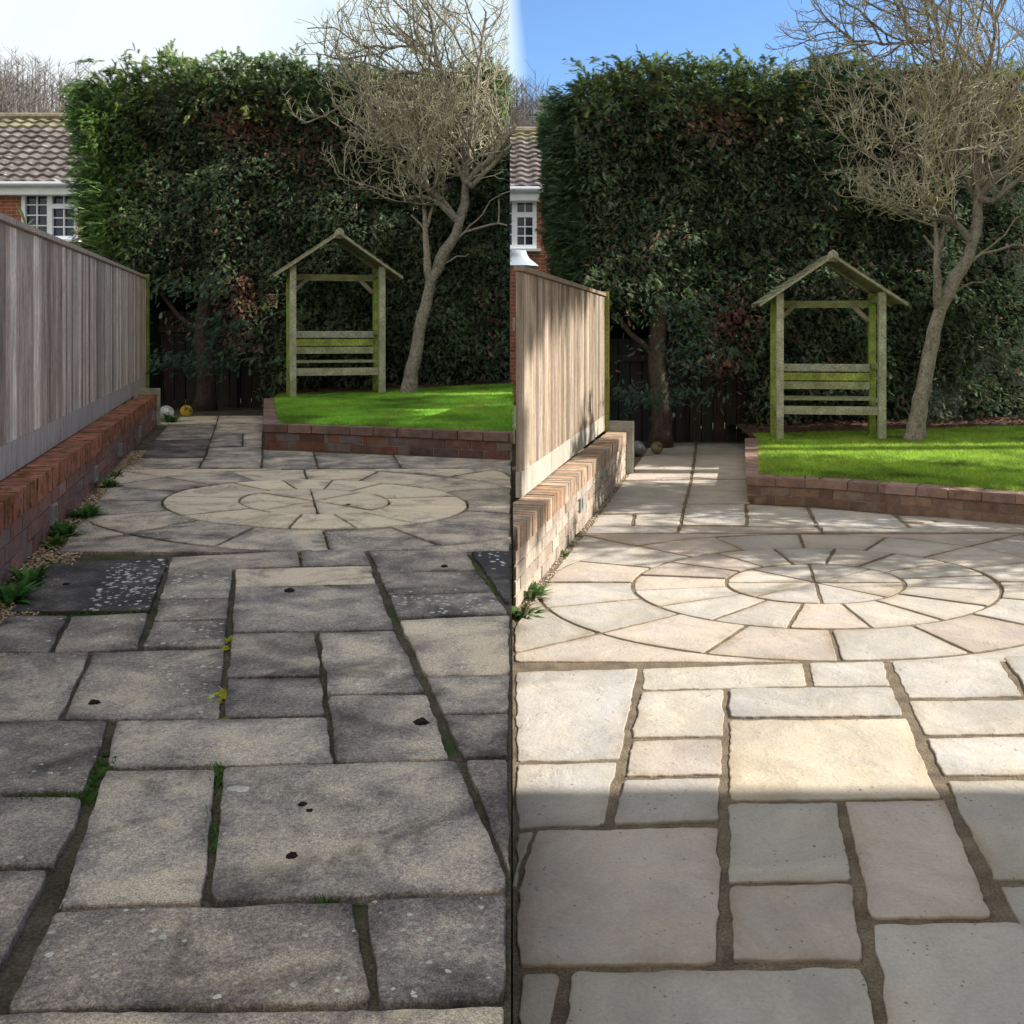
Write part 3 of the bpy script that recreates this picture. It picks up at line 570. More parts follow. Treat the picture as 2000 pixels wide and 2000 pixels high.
lawn([(-2.02, 8.80), (-2.82, 12.0), (-2.9, 12.6), (0, 13.2), (-.003, 8.06), (-1.0, 8.42)], zL, 170000, (.20, .44, .05), (.36, .64, .09), 'lawn_grass', 'bright even green grass of the lawn behind the dark brick edging')
zRl = lambda x, y: .205+.06*max(0, min(1, (x-3)/3))*max(0, min(1, (y-8)/4))
lawn([(2.02, 8.22), (2.7, 11.0), (2.75, 11.5), (6.5, 11.9), (6.4, 6.4), (4.6, 6.95), (3.62, 7.42), (2.7, 7.98)], zRl, 190000, (.20, .37, .045), (.46, .64, .09), 'lawn_grass', 'sunlit yellow green grass of the lawn behind the clean brown edging')
# soil of the bed under the hedges, with fallen leaves
def bed(x0, x1, yf, depth, z, name):
    mb = MB(); nx, ny = 40, 8; vs = []; fs = []
    for j in range(ny+1):
        for i in range(nx+1):
            x = x0+(x1-x0)*i/nx; y = yf(x)+depth*j/ny; vs.append((x, y, z(x)+.03*nn(x*2, y*2)+.06*math.sin(math.pi*j/ny)))
    for j in range(ny):
        for i in range(nx): fs.append((j*(nx+1)+i, j*(nx+1)+i+1, (j+1)*(nx+1)+i+1, (j+1)*(nx+1)+i))
    mb.add(vs, fs, (.10, .06, .045)); struct(mb.build(name, M['soil']))
    lf = MB()
    for _ in range(900):
        x = random.uniform(x0, x1); j = random.random(); y = yf(x)+depth*j*.6; s = random.uniform(.02, .045); zz_ = z(x)+.03*nn(x*2, y*2)+.06*math.sin(math.pi*j*.6)+random.uniform(.004, .03); a = random.uniform(0, 6.28)
        d = Vector((math.cos(a), math.sin(a), random.uniform(-.4, .4)))*s; e = Vector((-math.sin(a), math.cos(a), random.uniform(-.5, .5)))*s*.5; c = Vector((x, y, zz_)); k = random.uniform(.6, 1.3)
        lf.add([c-d, c+e, c+d, c-e], [(0, 1, 2, 3)], (.17*k, .09*k, .06*k))
    o = lf.build('fallen_leaves', M['leaf']); struct(o, 'stuff')
bed(-3.0, -.01, lambda x: 12.55+.2*(x+3), 1.6, lambda x: zL(x, 13.2)-.02, 'hedge_bed')
bed(2.7, 6.5, lambda x: 11.35+.12*(x-2.7), 1.5, lambda x: zRl(x, 12)-.02, 'hedge_bed')

# ---------------------------------------------------------------- hedges
def spray_template():
    V = []; Fc = []
    L_ = [(.0, 0)]
    def tri(a, b, c): 
        o = len(V); V.extend([a, b, c]); Fc.append((o, o+1, o+2))
    for i in range(6):
        t = .10+i*.155; ln = .42*(1-.55*abs(t-.4))
        for s in (-1, 1):
            base = np.array([t, 0, -.10*t*t]); tip = np.array([t+ln*.75, s*ln*.72, -.10*(t+ln)**2-.05+.03*((i*7+s) % 3)])
            wv = np.array([.042, -s*.036, .012]); tri(base-wv, base+wv, tip)
    tri(np.array([.75, -.05, -.06]), np.array([.75, .05, -.06]), np.array([1.25, 0, -.22])); tri(np.array([0, -.022, 0]), np.array([0, .022, 0]), np.array([.9, 0, -.09]))
    return np.array(V), np.array(Fc)
TV, TF = spray_template()
def sprays(pos, dirs, size, col, name, mat, parent):
    n_ = len(pos); d = dirs/np.linalg.norm(dirs, axis=1, keepdims=True)
    up = np.tile([0, 0, 1.0], (n_, 1))+rng.normal(0, .35, (n_, 3)); s = np.cross(up, d); s /= np.linalg.norm(s, axis=1, keepdims=True)+1e-9; u = np.cross(d, s)
    V = (TV[None, :, 0, None]*d[:, None]+TV[None, :, 1, None]*s[:, None]+TV[None, :, 2, None]*u[:, None])*size[:, None, None]+pos[:, None]
    Fc = (TF[None]+(np.arange(n_)*len(TV))[:, None, None]).reshape(-1, 3); c_ = (np.repeat(col[:, None], len(TV), 1)*np.repeat(rng.uniform(.6, 1.45, (n_, len(TV)//3, 1)), 3, 1)).reshape(-1, 3)
    return npmesh(name, V.reshape(-1, 3), Fc, c_, mat, parent)
def fbm(x, y, z): return nn(x, y, z)+.5*nn(2*x+7, 2*y, 2*z)+.25*nn(4*x, 4*y+3, 4*z)
def hedge(side, dens, label):
    """side: dict(x0,x1: front corners in X; y(x): front face; zt: top; z0(x): foot; gap(x,z): True where the face is open; dead(px,py): brown)"""
    x0, x1, yf, zt, z0 = side['x0'], side['x1'], side['y'], side['zt'], side['z0']
    ho = thing('conifer_hedge', label, 'hedge', ((x0+x1)/2, yf((x0+x1)/2)+.8, z0((x0+x1)/2)))
    # solid dark core, lumpy
    mb = MB(); nx, nz_ = 46, 34; vs = []; ids = {}; fs = []
    for j in range(nz_+1):
        for i in range(nx+1):
            x = x0+.12+(x1-x0-.12)*i/nx; z = z0(x)+(zt-.34-.28*max(0, 1-max(0, x-x0)/.9)**2+.2*fbm(x*1.1, 4, 2)-z0(x))*j/nz_
            x += max(0, 1-i/6)*side['lean'](z)*.9; y = yf(x)+.42+.30*fbm(x*.9, z*.9, 3)
            if side['gap'](x, z) > 0: y += 1.15*side['gap'](x, z)
            ids[i, j] = len(vs); vs.append((x, y, z))
    for j in range(nz_):
        for i in range(nx): fs.append((ids[i, j], ids[i+1, j], ids[i+1, j+1], ids[i, j+1]))
    nb_ = len(vs)                                          # back face and rim
    bk = {}
    for j in range(nz_+1):
        for i in range(nx+1):
            if i in (0, nx) or j in (0, nz_): bk[i, j] = len(vs); v = vs[ids[i, j]]; vs.append((v[0], yf(v[0])+2.3, v[2]))
    for i in range(nx):
        fs.append((ids[i, nz_], ids[i+1, nz_], bk[i+1, nz_], bk[i, nz_])); fs.append((ids[i+1, 0], ids[i, 0], bk[i, 0], bk[i+1, 0]))
    for j in range(nz_):
        fs.append((ids[0, j+1], bk[0, j+1], bk[0, j], ids[0, j])); fs.append((ids[nx, j], bk[nx, j], bk[nx, j+1], ids[nx, j+1]))
    fs.append((bk[0, 0], bk[0, nz_], bk[nx, nz_], bk[nx, 0]))
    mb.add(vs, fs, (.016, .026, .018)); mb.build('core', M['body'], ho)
    # leafy sprays over the front, the free side and the top
    pos = []; dirs = []; size = []; col = []
    nfront = int((x1-x0)*(zt-z0(x0))*dens)
    for _ in range(nfront):
        x = random.uniform(x0-.1, x1); z = z0(x)+(zt-z0(x))*random.random()
        if x < x0+side['lean'](z) or z > zt-.05-.28*max(0, 1-max(0, x-x0)/.9)**2+.2*fbm(x*1.1, 4, 2): continue
        g = side['gap'](x, z)
        if g > random.random()*.9: continue
        lay = random.random()**1.4; y = yf(x)+.30*fbm(x*.9, z*.9, 3)+.14*fbm(x*3.1, z*3.1, 8)+lay*.26
        if z < z0(x)+.35 and random.random() < (1-(z-z0(x))/.35)*.8: continue
        sag = fbm(x*.7, z*.7, 20); s = random.uniform(.05, .10)*(1.2 if z > zt-1 else 1)
        pos.append((x, y, z)); dirs.append((random.gauss(0, .7), -1+random.gauss(0, .25)+lay*.3, random.gauss(-.25, .6))); size.append(s)
        k = random.uniform(.6, 1.45)*(1+.5*fbm(x*2.2, z*2.2, 31)); c = np.array((.15, .21, .13))*k if random.random() < .75 else np.array((.20, .265, .135))*k
        if random.random() < .04: c = np.array((.32, .36, .26))
        px, py = CX+F*x/y, HZ+F*(ZC-z)/y; dd = side['dead'](px, py)
        if dd > random.random(): c = np.array((.42, .23, .175))*random.uniform(.5, 1.4)
        gr = side['fresh'](px, py)
        if gr > random.random(): c = np.array((.19, .31, .085))*random.uniform(.6, 1.3)
        col.append(c)
    def frond(p, d, ln, c, n_=11):
        """an arching frond: small sprays along a bending stem"""
        p = Vector(p); d = Vector(d).normalized(); droop = random.uniform(.3, 1.1)
        for k in range(n_):
            t = k/n_; q = p+d*ln*t-Vector((0, 0, droop*ln*t*t*.6)); dd = d-Vector((0, 0, droop*t)); v = Vector((random.gauss(0, .4), random.gauss(0, .4), random.gauss(0, .25)))
            pos.append(tuple(q)); dirs.append(tuple(dd+v)); size.append(random.uniform(.07, .13)*(1.2-.5*t)); col.append(c*random.uniform(.75, 1.3))
    G1, G2, G3 = np.array((.24, .31, .09)), np.array((.11, .17, .09)), np.array(side['g3'])
    ntop = int((x1-x0)*700)
    for _ in range(ntop):
        x = random.uniform(x0, x1); y = yf(x)+random.uniform(.0, 1.9); fr = fbm(x*1.1, 4, 2); z = zt-.22+.26*fr+random.uniform(-.3, .12)-.28*max(0, 1-max(0, x-x0)/.9)**2; px = CX+F*x/y
        pos.append((x, y, z)); dirs.append((random.gauss(-.2, .7), random.gauss(-.3, .5), random.uniform(.0, 1.1))); size.append(random.uniform(.09, .17))
        col.append((G1 if random.random() < side['topfresh'](px)*.8 else G2)*random.uniform(.6, 1.4))
    for _ in range(int((x1-x0)*48)):
        x = random.uniform(x0, x1); y = yf(x)+random.uniform(-.1, 1.6); fr = fbm(x*1.1, 4, 2); px = CX+F*x/y; tall = random.random() < .25
        frond((x, y, zt-.25+.26*fr-.28*max(0, 1-max(0, x-x0)/.9)**2), (random.gauss(-.35, .6), random.gauss(-.35, .4), random.uniform(.5, 1.4)), random.uniform(.25, .9 if tall else .5), G1 if random.random() < side['topfresh'](px) else G2)
    for _ in range(int((x1-x0)*30)):                        # shaggy upper edge of the front
        x = random.uniform(x0, x1); z = zt-random.uniform(0, 1.0)**1.0*.8; px = CX+F*x/yf(x)
        frond((x, yf(x)+.1, z), (random.gauss(-.2, .5), -1, random.uniform(-.1, .7)), random.uniform(.25, .45), (G1 if random.random() < side['topfresh'](px)*.8 else G2)*.9, 8)
    side_x, zz0 = x0, z0(x0)
    for _ in range(int(2.2*(zt-zz0)*dens*.8)):
        z = zz0+(zt-.42-zz0)*random.random(); y = yf(side_x)+random.uniform(0, 2.2)
        x = side_x+side['lean'](z)-(.14*fbm(y, z*.8, 14)+.05*fbm(y*3, z*3, 4)+random.uniform(-.12, .26))
        pos.append((x, y, z)); dirs.append((-1.0, random.gauss(-.3, .5), random.gauss(.05, .5))); size.append(random.uniform(.08, .15)); k = random.uniform(.6, 1.5)
        col.append((G3 if random.random() < .6 else G2)*k)
    for _ in range(230):
        z = zz0+.5+(zt-zz0-.9)*random.random(); y = yf(side_x)+random.uniform(-.05, 1.2)
        frond((side_x+side['lean'](z)+.12, y, z), (-1, random.gauss(-.4, .4), random.gauss(.25, .35)), random.uniform(.28, .52)*side['fl'], (G3 if random.random() < .7 else G2)*random.uniform(.7, 1.2), 9)
    pos, dirs, size, col = map(np.array, (pos, dirs, size, col))
    if side.get('maxx') is not None: k = pos[:, 0] < side['maxx']; pos, dirs, size, col = pos[k], dirs[k], size[k], col[k]
    if side.get('minx') is not None: k = pos[:, 0] > side['minx']; pos, dirs, size, col = pos[k], dirs[k], size[k], col[k]
    sprays(pos, dirs, size, np.clip(col, .004, 1), 'foliage', M['leaf'], ho)
    return ho
def blob(px, py, cx, cy, rx, ry): return max(0, 1.15-math.hypot((px-cx)/rx, (py-cy)/ry))
def smooth(a, b, x): t = max(0, min(1, (x-a)/(b-a))); return t*t*(3-2*t)
yfL = lambda x: 13.55+.14*x
def gapL(x, z):
    y = yfL(x); px, py = CX+F*x/y, HZ+F*(ZC-z)/y+10*nn(x*3, z*3, 1)
    lo = smooth(660, 715, py)*smooth(260, 280, px)*(1-smooth(480, 525, px)); cav = smooth(545, 590, py)*(1-smooth(720, 740, py)*0)*smooth(250, 285, px)*(1-smooth(385, 430, px))
    return max(lo, cav*.85)
hl = dict(x0=-5.36, x1=-.03, y=yfL, zt=4.98, z0=lambda x: ZL+.05 if x < -3 else ZL+.22, gap=gapL, open_right=False, lean=lambda z: .28-.40*(z-ZL)/4.6, fl=1.0, g3=(.20, .34, .11), maxx=-.05,
          dead=lambda px, py: max(blob(px, py, 490, 245, 100, 60)*.9, blob(px, py, 470, 580, 65, 60), blob(px, py, 470, 670, 48, 38), blob(px, py, 610, 300, 80, 70)*.5, .06, blob(px, py, 955, 600, 40, 120)*.4),
          fresh=lambda px, py: max(.05, .9*(1-smooth(180, 330, px))*(1-smooth(450, 560, py)), blob(px, py, 400, 555, 60, 40)*.5, .65*(1-smooth(110, 200, py))*(1-smooth(420, 600, px))), topfresh=lambda px: .75 if px < 520 else .4)
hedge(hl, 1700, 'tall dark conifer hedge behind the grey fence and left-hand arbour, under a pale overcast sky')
yfR = lambda x: 11.95+.07*x
def gapR(x, z):
    y = yfR(x); px, py = CX+F*x/y, HZ+F*(ZC-z)/y+10*nn(x*3, z*3, 1)
    lo = smooth(690, 760, py)*smooth(1150, 1180, px)*(1-smooth(1440, 1485, px)); cav = smooth(600, 645, py)*smooth(1150, 1185, px)*(1-smooth(1290, 1330, px))
    return max(lo, cav*.85)
hr = dict(x0=.80, x1=6.6, y=yfR, zt=4.72, z0=lambda x: .02 if x < 2.6 else .2, gap=gapR, open_right=False, lean=lambda z: .18-.30*z/4.7, fl=.6, g3=(.10, .17, .085), minx=.2,
          dead=lambda px, py: max(blob(px, py, 1430, 620, 60, 65), blob(px, py, 1410, 720, 60, 55), blob(px, py, 1420, 240, 110, 55)*.8, .06),
          fresh=lambda px, py: max(.05, .8*(1-smooth(1080, 1300, px))*(1-smooth(140, 230, py)), blob(px, py, 1340, 600, 60, 40)*.5), topfresh=lambda px: .85 if px < 1500 else .4)
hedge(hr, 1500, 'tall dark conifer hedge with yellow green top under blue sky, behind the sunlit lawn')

# conifer trunk and boughs in the gap of each hedge, dark boards behind
def gap_set(x, y, zg, h, brown, lab_t, lab_f, fx0, fx1, fy, pxs):
    t = thing('conifer_tree', lab_t, 'tree', (x, y, zg))
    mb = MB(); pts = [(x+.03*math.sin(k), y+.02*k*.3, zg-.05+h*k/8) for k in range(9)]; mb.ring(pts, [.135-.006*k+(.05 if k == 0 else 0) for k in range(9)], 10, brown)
    mb.ring([(x, y, zg+h*.55), (x-.35, y+.05, zg+h*.7), (x-.7, y+.1, zg+h*.95)], [.045, .035, .025], 6, brown)
    mb.build('trunk', M['bark_dark'], t, True)
    pos = []; dirs = []; size = []; col = []
    for (cx, cy, cz, rx, ry, rz, n_) in pxs:
        for _ in range(n_):
            a = rng.normal(0, .5, 3); p = np.array([cx+a[0]*rx, cy+a[1]*ry, cz+a[2]*rz]); pos.append(p); dirs.append((random.gauss(-.3, .8), random.gauss(-.9, .4), random.gauss(-.45, .35))); size.append(random.uniform(.05, .10)); k = random.uniform(.5, 1.3)
            col.append(np.array((.07, .13, .095))*k if random.random() < .85 else np.array((.12, .16, .09))*k)
    sprays(np.array(pos), np.array(dirs), np.array(size), np.array(col), 'crown', M['leaf'], t)
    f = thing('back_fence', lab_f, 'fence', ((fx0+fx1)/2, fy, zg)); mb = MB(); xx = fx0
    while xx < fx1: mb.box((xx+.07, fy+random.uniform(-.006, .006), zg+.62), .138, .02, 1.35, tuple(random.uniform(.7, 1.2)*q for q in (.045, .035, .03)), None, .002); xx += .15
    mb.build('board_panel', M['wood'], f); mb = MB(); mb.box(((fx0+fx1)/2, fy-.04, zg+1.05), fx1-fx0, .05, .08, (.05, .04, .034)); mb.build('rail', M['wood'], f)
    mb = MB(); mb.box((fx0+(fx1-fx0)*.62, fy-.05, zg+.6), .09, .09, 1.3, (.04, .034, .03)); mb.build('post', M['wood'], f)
q = P(385, 800, 12.55)
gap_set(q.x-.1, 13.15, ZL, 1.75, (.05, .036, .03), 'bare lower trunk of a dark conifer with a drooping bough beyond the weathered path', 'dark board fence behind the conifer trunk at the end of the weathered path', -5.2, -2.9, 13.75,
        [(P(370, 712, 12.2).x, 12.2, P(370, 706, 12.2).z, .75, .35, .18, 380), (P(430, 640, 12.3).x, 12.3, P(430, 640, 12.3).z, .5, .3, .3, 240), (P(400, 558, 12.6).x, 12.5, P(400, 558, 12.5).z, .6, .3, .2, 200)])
q = P(1300, 870, 11.6)
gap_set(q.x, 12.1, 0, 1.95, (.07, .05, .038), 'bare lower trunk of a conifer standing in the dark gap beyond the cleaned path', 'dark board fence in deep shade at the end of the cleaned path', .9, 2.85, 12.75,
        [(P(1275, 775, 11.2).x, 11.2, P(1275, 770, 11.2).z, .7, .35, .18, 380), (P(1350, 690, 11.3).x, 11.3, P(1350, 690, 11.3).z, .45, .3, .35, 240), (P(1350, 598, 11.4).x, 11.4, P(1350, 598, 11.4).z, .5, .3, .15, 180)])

# ---------------------------------------------------------------- arbours
def arbour(loc, rz, label):
    o = thing('garden_arbour', label, 'arbour', loc); o.rotation_euler = (0, 0, rz)
    def part(mb, name, parent=o):
        q = mb.build(name, M['beam']); q.parent = parent; q.matrix_parent_inverse = Matrix(); return q
    gp, gg, gy = (.40, .405, .29), (.33, .37, .17), (.36, .43, .09)
    W, Dp, Hp = .535, .46, 1.60
    for sx in (-1, 1):
        for yy, cc in ((0, gp), (Dp, (.30, .38, .08))):
            mb = MB(); mb.box((sx*W, yy, Hp/2-.02), .075, .075, Hp+.04, cc, None, .001); part(mb, 'post')
        mb = MB(); mb.box((sx*W, Dp/2, .80), .05, Dp-.076, .06, gg); part(mb, 'arm_rail')
        mb = MB(); mb.box((sx*W, Dp/2, 1.53), .05, Dp-.076, .07, gg); part(mb, 'side_beam')
        mb = MB(); mb.box((sx*W, Dp/2, .33), .05, Dp-.076, .07, gg); part(mb, 'side_rail')
        mb = MB(); mb.bar((sx*(W-.04), Dp-.01, 1.30), (sx*(W-.24), Dp-.01, 1.49), .05, .065, (.33, .30, .21), (0, 1, 0)); part(mb, 'brace')
    mb = MB(); mb.box((0, Dp, 1.485), 2*W-.078, .05, .08, (.32, .34, .16)); part(mb, 'cross_beam')
    for k, (z, c_) in enumerate(((.775, (.42, .43, .33)), (.675, gy), (.578, (.38, .41, .22)))):
        mb = MB(); mb.box((0, Dp-.06+.0*k, z), 2*W-.078, .022, .084, c_, None, .001); part(mb, 'back_slat')
    mb = MB()
    for k in range(4): mb.box((0, .075+k*.105, .445), 2*W-.03 if 0 else 2*W-.08, .095, .024, (.30, .32, .19), None, .001)
    part(mb, 'seat')
    mb = MB(); mb.box((0, .03, .325), 2*W-.076, .024, .09, (.38, .38, .26)); part(mb, 'seat_rail')
    # roof of overlapping boards on two pitches, barge boards in front and behind
    sl_ = math.atan2(.52, .76); ap = 1.985
    mb = MB()
    for sx in (-1, 1):
        nb_ = 9; L_ = .76/math.cos(sl_)
        for k in range(nb_):
            s = (k+.5)/nb_*L_; c = Vector((sx*s*math.cos(sl_), Dp/2, ap-s*math.sin(sl_)+.022)); a = sl_-.10
            X_ = Vector((sx*math.cos(a), 0, -math.sin(a))); Z_ = Vector((sx*math.sin(a), 0, math.cos(a)))
            mb.box(c, L_/nb_+.028, Dp+.225, .016, tuple(random.uniform(.85, 1.15)*q for q in (.25, .24, .16)), (X_, Vector((0, 1, 0)), Z_))
    part(mb, 'roof')
    for yy in (-.125, Dp+.125):
        for sx in (-1, 1):
            mb = MB(); a = Vector((sx*.003, yy, ap-.004)); b_ = Vector((sx*.765, yy, ap-.004-.522)); mb.bar(a, b_, .022, .098, (.34, .33, .215), (0, 1, 0)); 
            part(mb, 'barge_board')
    mb = MB(); mb.add([(-.07, -.142, ap-.06), (.07, -.142, ap-.06), (.05, -.142, ap+.035), (0, -.142, ap+.07), (-.05, -.142, ap+.035), (-.07, -.137, ap-.06), (.07, -.137, ap-.06), (.05, -.137, ap+.035), (0, -.137, ap+.07), (-.05, -.137, ap+.035)],
                      [(0, 1, 2, 3, 4), (9, 8, 7, 6, 5)]+[(i, i+5, (i+1) % 5+5, (i+1) % 5) for i in range(5)], (.33, .34, .25)); part(mb, 'ridge_plate')
    return o
g = G(660, 776, ZL+.22); arbour((g[0], g[1], ZL+.205), R(17), 'mossy wooden arbour bench on the evenly green lawn behind the dark red edging wall')
g = G(1622, 858, .22); arbour((g[0], g[1], .205), R(-7), 'mossy wooden arbour bench on the sunlit lawn behind the clean brown edging wall')

# ---------------------------------------------------------------- bare trees
def bare_tree(base, seed, label, maxx=None, sc=1.0, crown_dx=0, dense=1.0, group=None, tipr=.0032):
    rs = np.random.default_rng(seed); b0 = np.array(base); S_ = sc
    def W(x, y, z): return b0+np.array([x, y, z])*S_
    nodes = []; par = []; fixed = []
    def chain(pts, parent):
        prev = parent; P0 = nodes[parent] if parent >= 0 else None
        pts = [np.array(p, float) for p in pts]
        seq = ([P0] if P0 is not None else [])+pts
        for a, b_ in zip(seq[:-1], seq[1:]):
            k = max(1, int(np.linalg.norm(b_-a)/.09))
            for j in range(1, k+1):
                jit = rs.normal(0, .006, 3); nodes.append(a+(b_-a)*j/k+jit); par.append(prev); prev = len(nodes)-1
        return prev
    nodes.append(W(0, 0, -.05)); par.append(-1)
    fl = {}
    def limb(pts, parent, r):
        k0 = len(nodes); e = chain([W(*p) for p in pts], parent); k1 = len(nodes)
        for k in range(k0, k1): fl[k] = r*(1-.45*(k-k0)/max(1, k1-k0))
        return e
    i1 = limb([(.03, 0, .22), (.10, 0, .57), (.20, .02, 1.07), (.28, .02, 1.42)], 0, .095)
    i2 = limb([(.36, .02, 1.58), (.435, 0, 1.75), (.575, -.02, 1.96), (.62, 0, 2.12)], i1, .075)
    il = limb([(.24, -.03, 1.52), (.225, -.06, 1.85), (.215, -.08, 2.02)], i1, .05)
    limb([(.20, -.09, 2.2), (.195, -.1, 2.38)], il, .024); limb([(.28, -.06, 2.2), (.31, -.04, 2.36)], il, .024); limb([(.14, -.1, 2.10), (.05, -.12, 2.2)], il, .014)
    i3 = limb([(.69, .03, 2.36), (.70, .05, 2.6)], i2, .055)
    ir = limb([(.80, .05, 2.72), (.95, .03, 2.86), (1.12, 0, 3.04), (1.3, 0, 3.3)], i3, .042)
    limb([(.78, -.12, 2.55), (1.0, -.2, 2.75), (1.25, -.25, 3.0)], i3, .036)
    ic = limb([(.68, .08, 2.95), (.65, .1, 3.2), (.51, .12, 3.57), (.33, .1, 4.25), (.23, .1, 4.8)], i3, .038)
    limb([(.45, -.06, 2.28), (.31, -.12, 2.38), (.18, -.16, 2.41), (.07, -.2, 2.40)], i2, .036)
    ib = limb([(.44, .0, 2.35), (.24, -.08, 2.52), (.19, -.1, 2.84), (.0, -.14, 3.0), (-.24, -.2, 3.05)], i2, .036)
    limb([(.53, .1, 2.97), (.385, .12, 3.1), (.18, .14, 3.16), (-.11, .16, 3.12)], i3, .028)
    limb([(.41, .1, 3.89), (.2, .05, 3.97), (-.19, 0, 3.93)], ic-8, .026)
    limb([(.2, .1, 4.3), (-.2, .12, 4.28), (-.58, .1, 4.3), (-.9, .05, 4.5), (-1.23, 0, 4.48)], ic-5, .014)
    limb([(.78, .1, 3.4), (.85, .1, 4.0), (.95, .1, 4.7)], i3, .028)
    isd = limb([(.69, -.06, 2.0), (.85, -.1, 2.04), (1.0, -.12, 2.09), (1.2, -.14, 2.07)], i2-2, .018)
    limb([(.92, -.12, 2.2), (1.0, -.14, 2.36), (1.15, -.14, 2.44), (1.3, -.14, 2.5)], isd-4, .011); limb([(1.12, -.14, 2.25), (1.1, -.14, 2.38)], isd-1, .010); limb([(.60, -.05, 1.70), (.70, -.08, 1.70), (.74, -.08, 1.74)], i2-5, .010)
    # branches grow from the limbs in three orders, straightish, reaching upward, kept inside the crown
    def inside(q):
        x, y, z = (q-b0)/S_
        if maxx is not None and q[0] > maxx: return False
        if z < 2.30+max(0, -x-.2)*.40 or (x > .5 and z < 2.6): return False
        r2 = ((x-.08-crown_dx)/1.55)**2+(y/1.2)**2+((z-3.7)/1.6)**2
        return r2 < .92+.8*nn(x*1.3+seed, z*1.3, y)+.15
    def grow(start, d, ln, lev):
        d = d/np.linalg.norm(d); st_ = (.085, .065, .05)[lev]*S_; prev = start; k = 0; n_s = max(2, int(ln*S_/st_)); out_ = []
        for k in range(n_s):
            d = d+rs.normal(0, (.13, .17, .22)[lev], 3); d[2] += (.05, .09, .12)[lev]; d /= np.linalg.norm(d); p = nodes[prev]+d*st_
            if not inside(p): break
            nodes.append(p); par.append(prev); prev = len(nodes)-1; out_.append((prev, d.copy()))
        if lev == 2: return
        for idx, dd in out_[(2 if lev == 0 else 1):]:
            for _ in range(1 if lev == 0 else (2 if rs.random() < .35 else 1)):
                if rs.random() > (.85, .92)[lev]*dense: continue
                v = rs.normal(0, 1, 3); v -= dd*(v @ dd); v /= np.linalg.norm(v); a = rs.uniform(.55, 1.15)
                grow(idx, dd*math.cos(a)+v*math.sin(a), (rs.uniform(.2, .6), rs.uniform(.07, .22))[lev], lev+1)
    nl_ = len(nodes)
    for k in list(fl):
        z_ = (nodes[k][2]-b0[2])/S_
        if fl[k] > .06 or z_ < 2.25: continue
        dd = nodes[k]-nodes[par[k]]; dd = dd/np.linalg.norm(dd)
        for _ in range(2):
            if rs.random() < .66*dense:
                v = rs.normal(0, 1, 3); v[0] -= .5; v -= dd*(v @ dd); v /= np.linalg.norm(v); a = rs.uniform(.6, 1.2); grow(k, dd*math.cos(a)+v*math.sin(a), rs.uniform(.45, 1.55), 0)
    n_ = len(nodes); ch = [[] for _ in range(n_)]
    for i in range(1, n_): ch[par[i]].append(i)
    n_ = len(nodes); raw = np.zeros(n_); print('tree nodes', n_); tip = 1.0; order = []; st = [0]
    while st: k = st.pop(); order.append(k); st += ch[k]
    for i in reversed(order): raw[i] = tip if not ch[i] else (sum(raw[c]**2.25 for c in ch[i]))**(1/2.25)
    rad = tipr+(raw-1)/(raw[0]-1)*(.090*S_-tipr)
    rad = np.minimum(rad, .075*S_)
    for k, r in fl.items(): rad[k] = max(r*S_, min(rad[k], r*1.15*S_))
    rad[0] = .105*S_
    zrel = np.array([(nodes[i][2]-b0[2])/S_ for i in range(n_)])
    flare = np.clip(1-zrel/.25, 0, 1); rad = rad*(1+.30*flare)
    o = thing('bare_tree', label, 'tree', tuple(base), group); mt, ml = MB(), MB()
    st = [(0, None)]
    while st:
        s, p_ = st.pop(); seq = [] if p_ is None else [p_]; cur = s
        while True:
            seq.append(cur)
            if not ch[cur]: break
            cs_ = sorted(ch[cur], key=lambda c: -raw[c])
            for c in cs_[1:]: st.append((c, cur))
            cur = cs_[0]
        rr = [rad[k] for k in seq]
        if p_ is not None: rr[0] = min(rr[0], rr[1]*1.25)
        big = max(rr); k = 10 if big > .04 else (6 if big > .012 else 3); v = rs.uniform(.8, 1.2)
        pts = [nodes[q_] for q_ in seq]
        if len(pts) < 2: continue
        if big > .0105: mt.ring(pts, rr, k, (.23*v, .20*v, .16*v), cap=False)
        else: ml.ring(pts, rr, k, (.46*v, .42*v, .31*v) if rs.random() < .8 else (.42*v, .40*v, .22*v), cap=False)
    mt.build('trunk', M['bark'], o, True); ml.build('crown', M['twig'], o)
    return o
g = G(797, 769, ZL+.26); bare_tree((g[0], g[1], ZL+.22), 11, 'leafless crooked grey tree right of the arbour on the overcast lawn', maxx=-.03)
g = G(1785, 859, .23); bare_tree((g[0], g[1], .205), 12, 'leafless crooked tree right of the arbour on the sunlit lawn, twigs lit by sun')

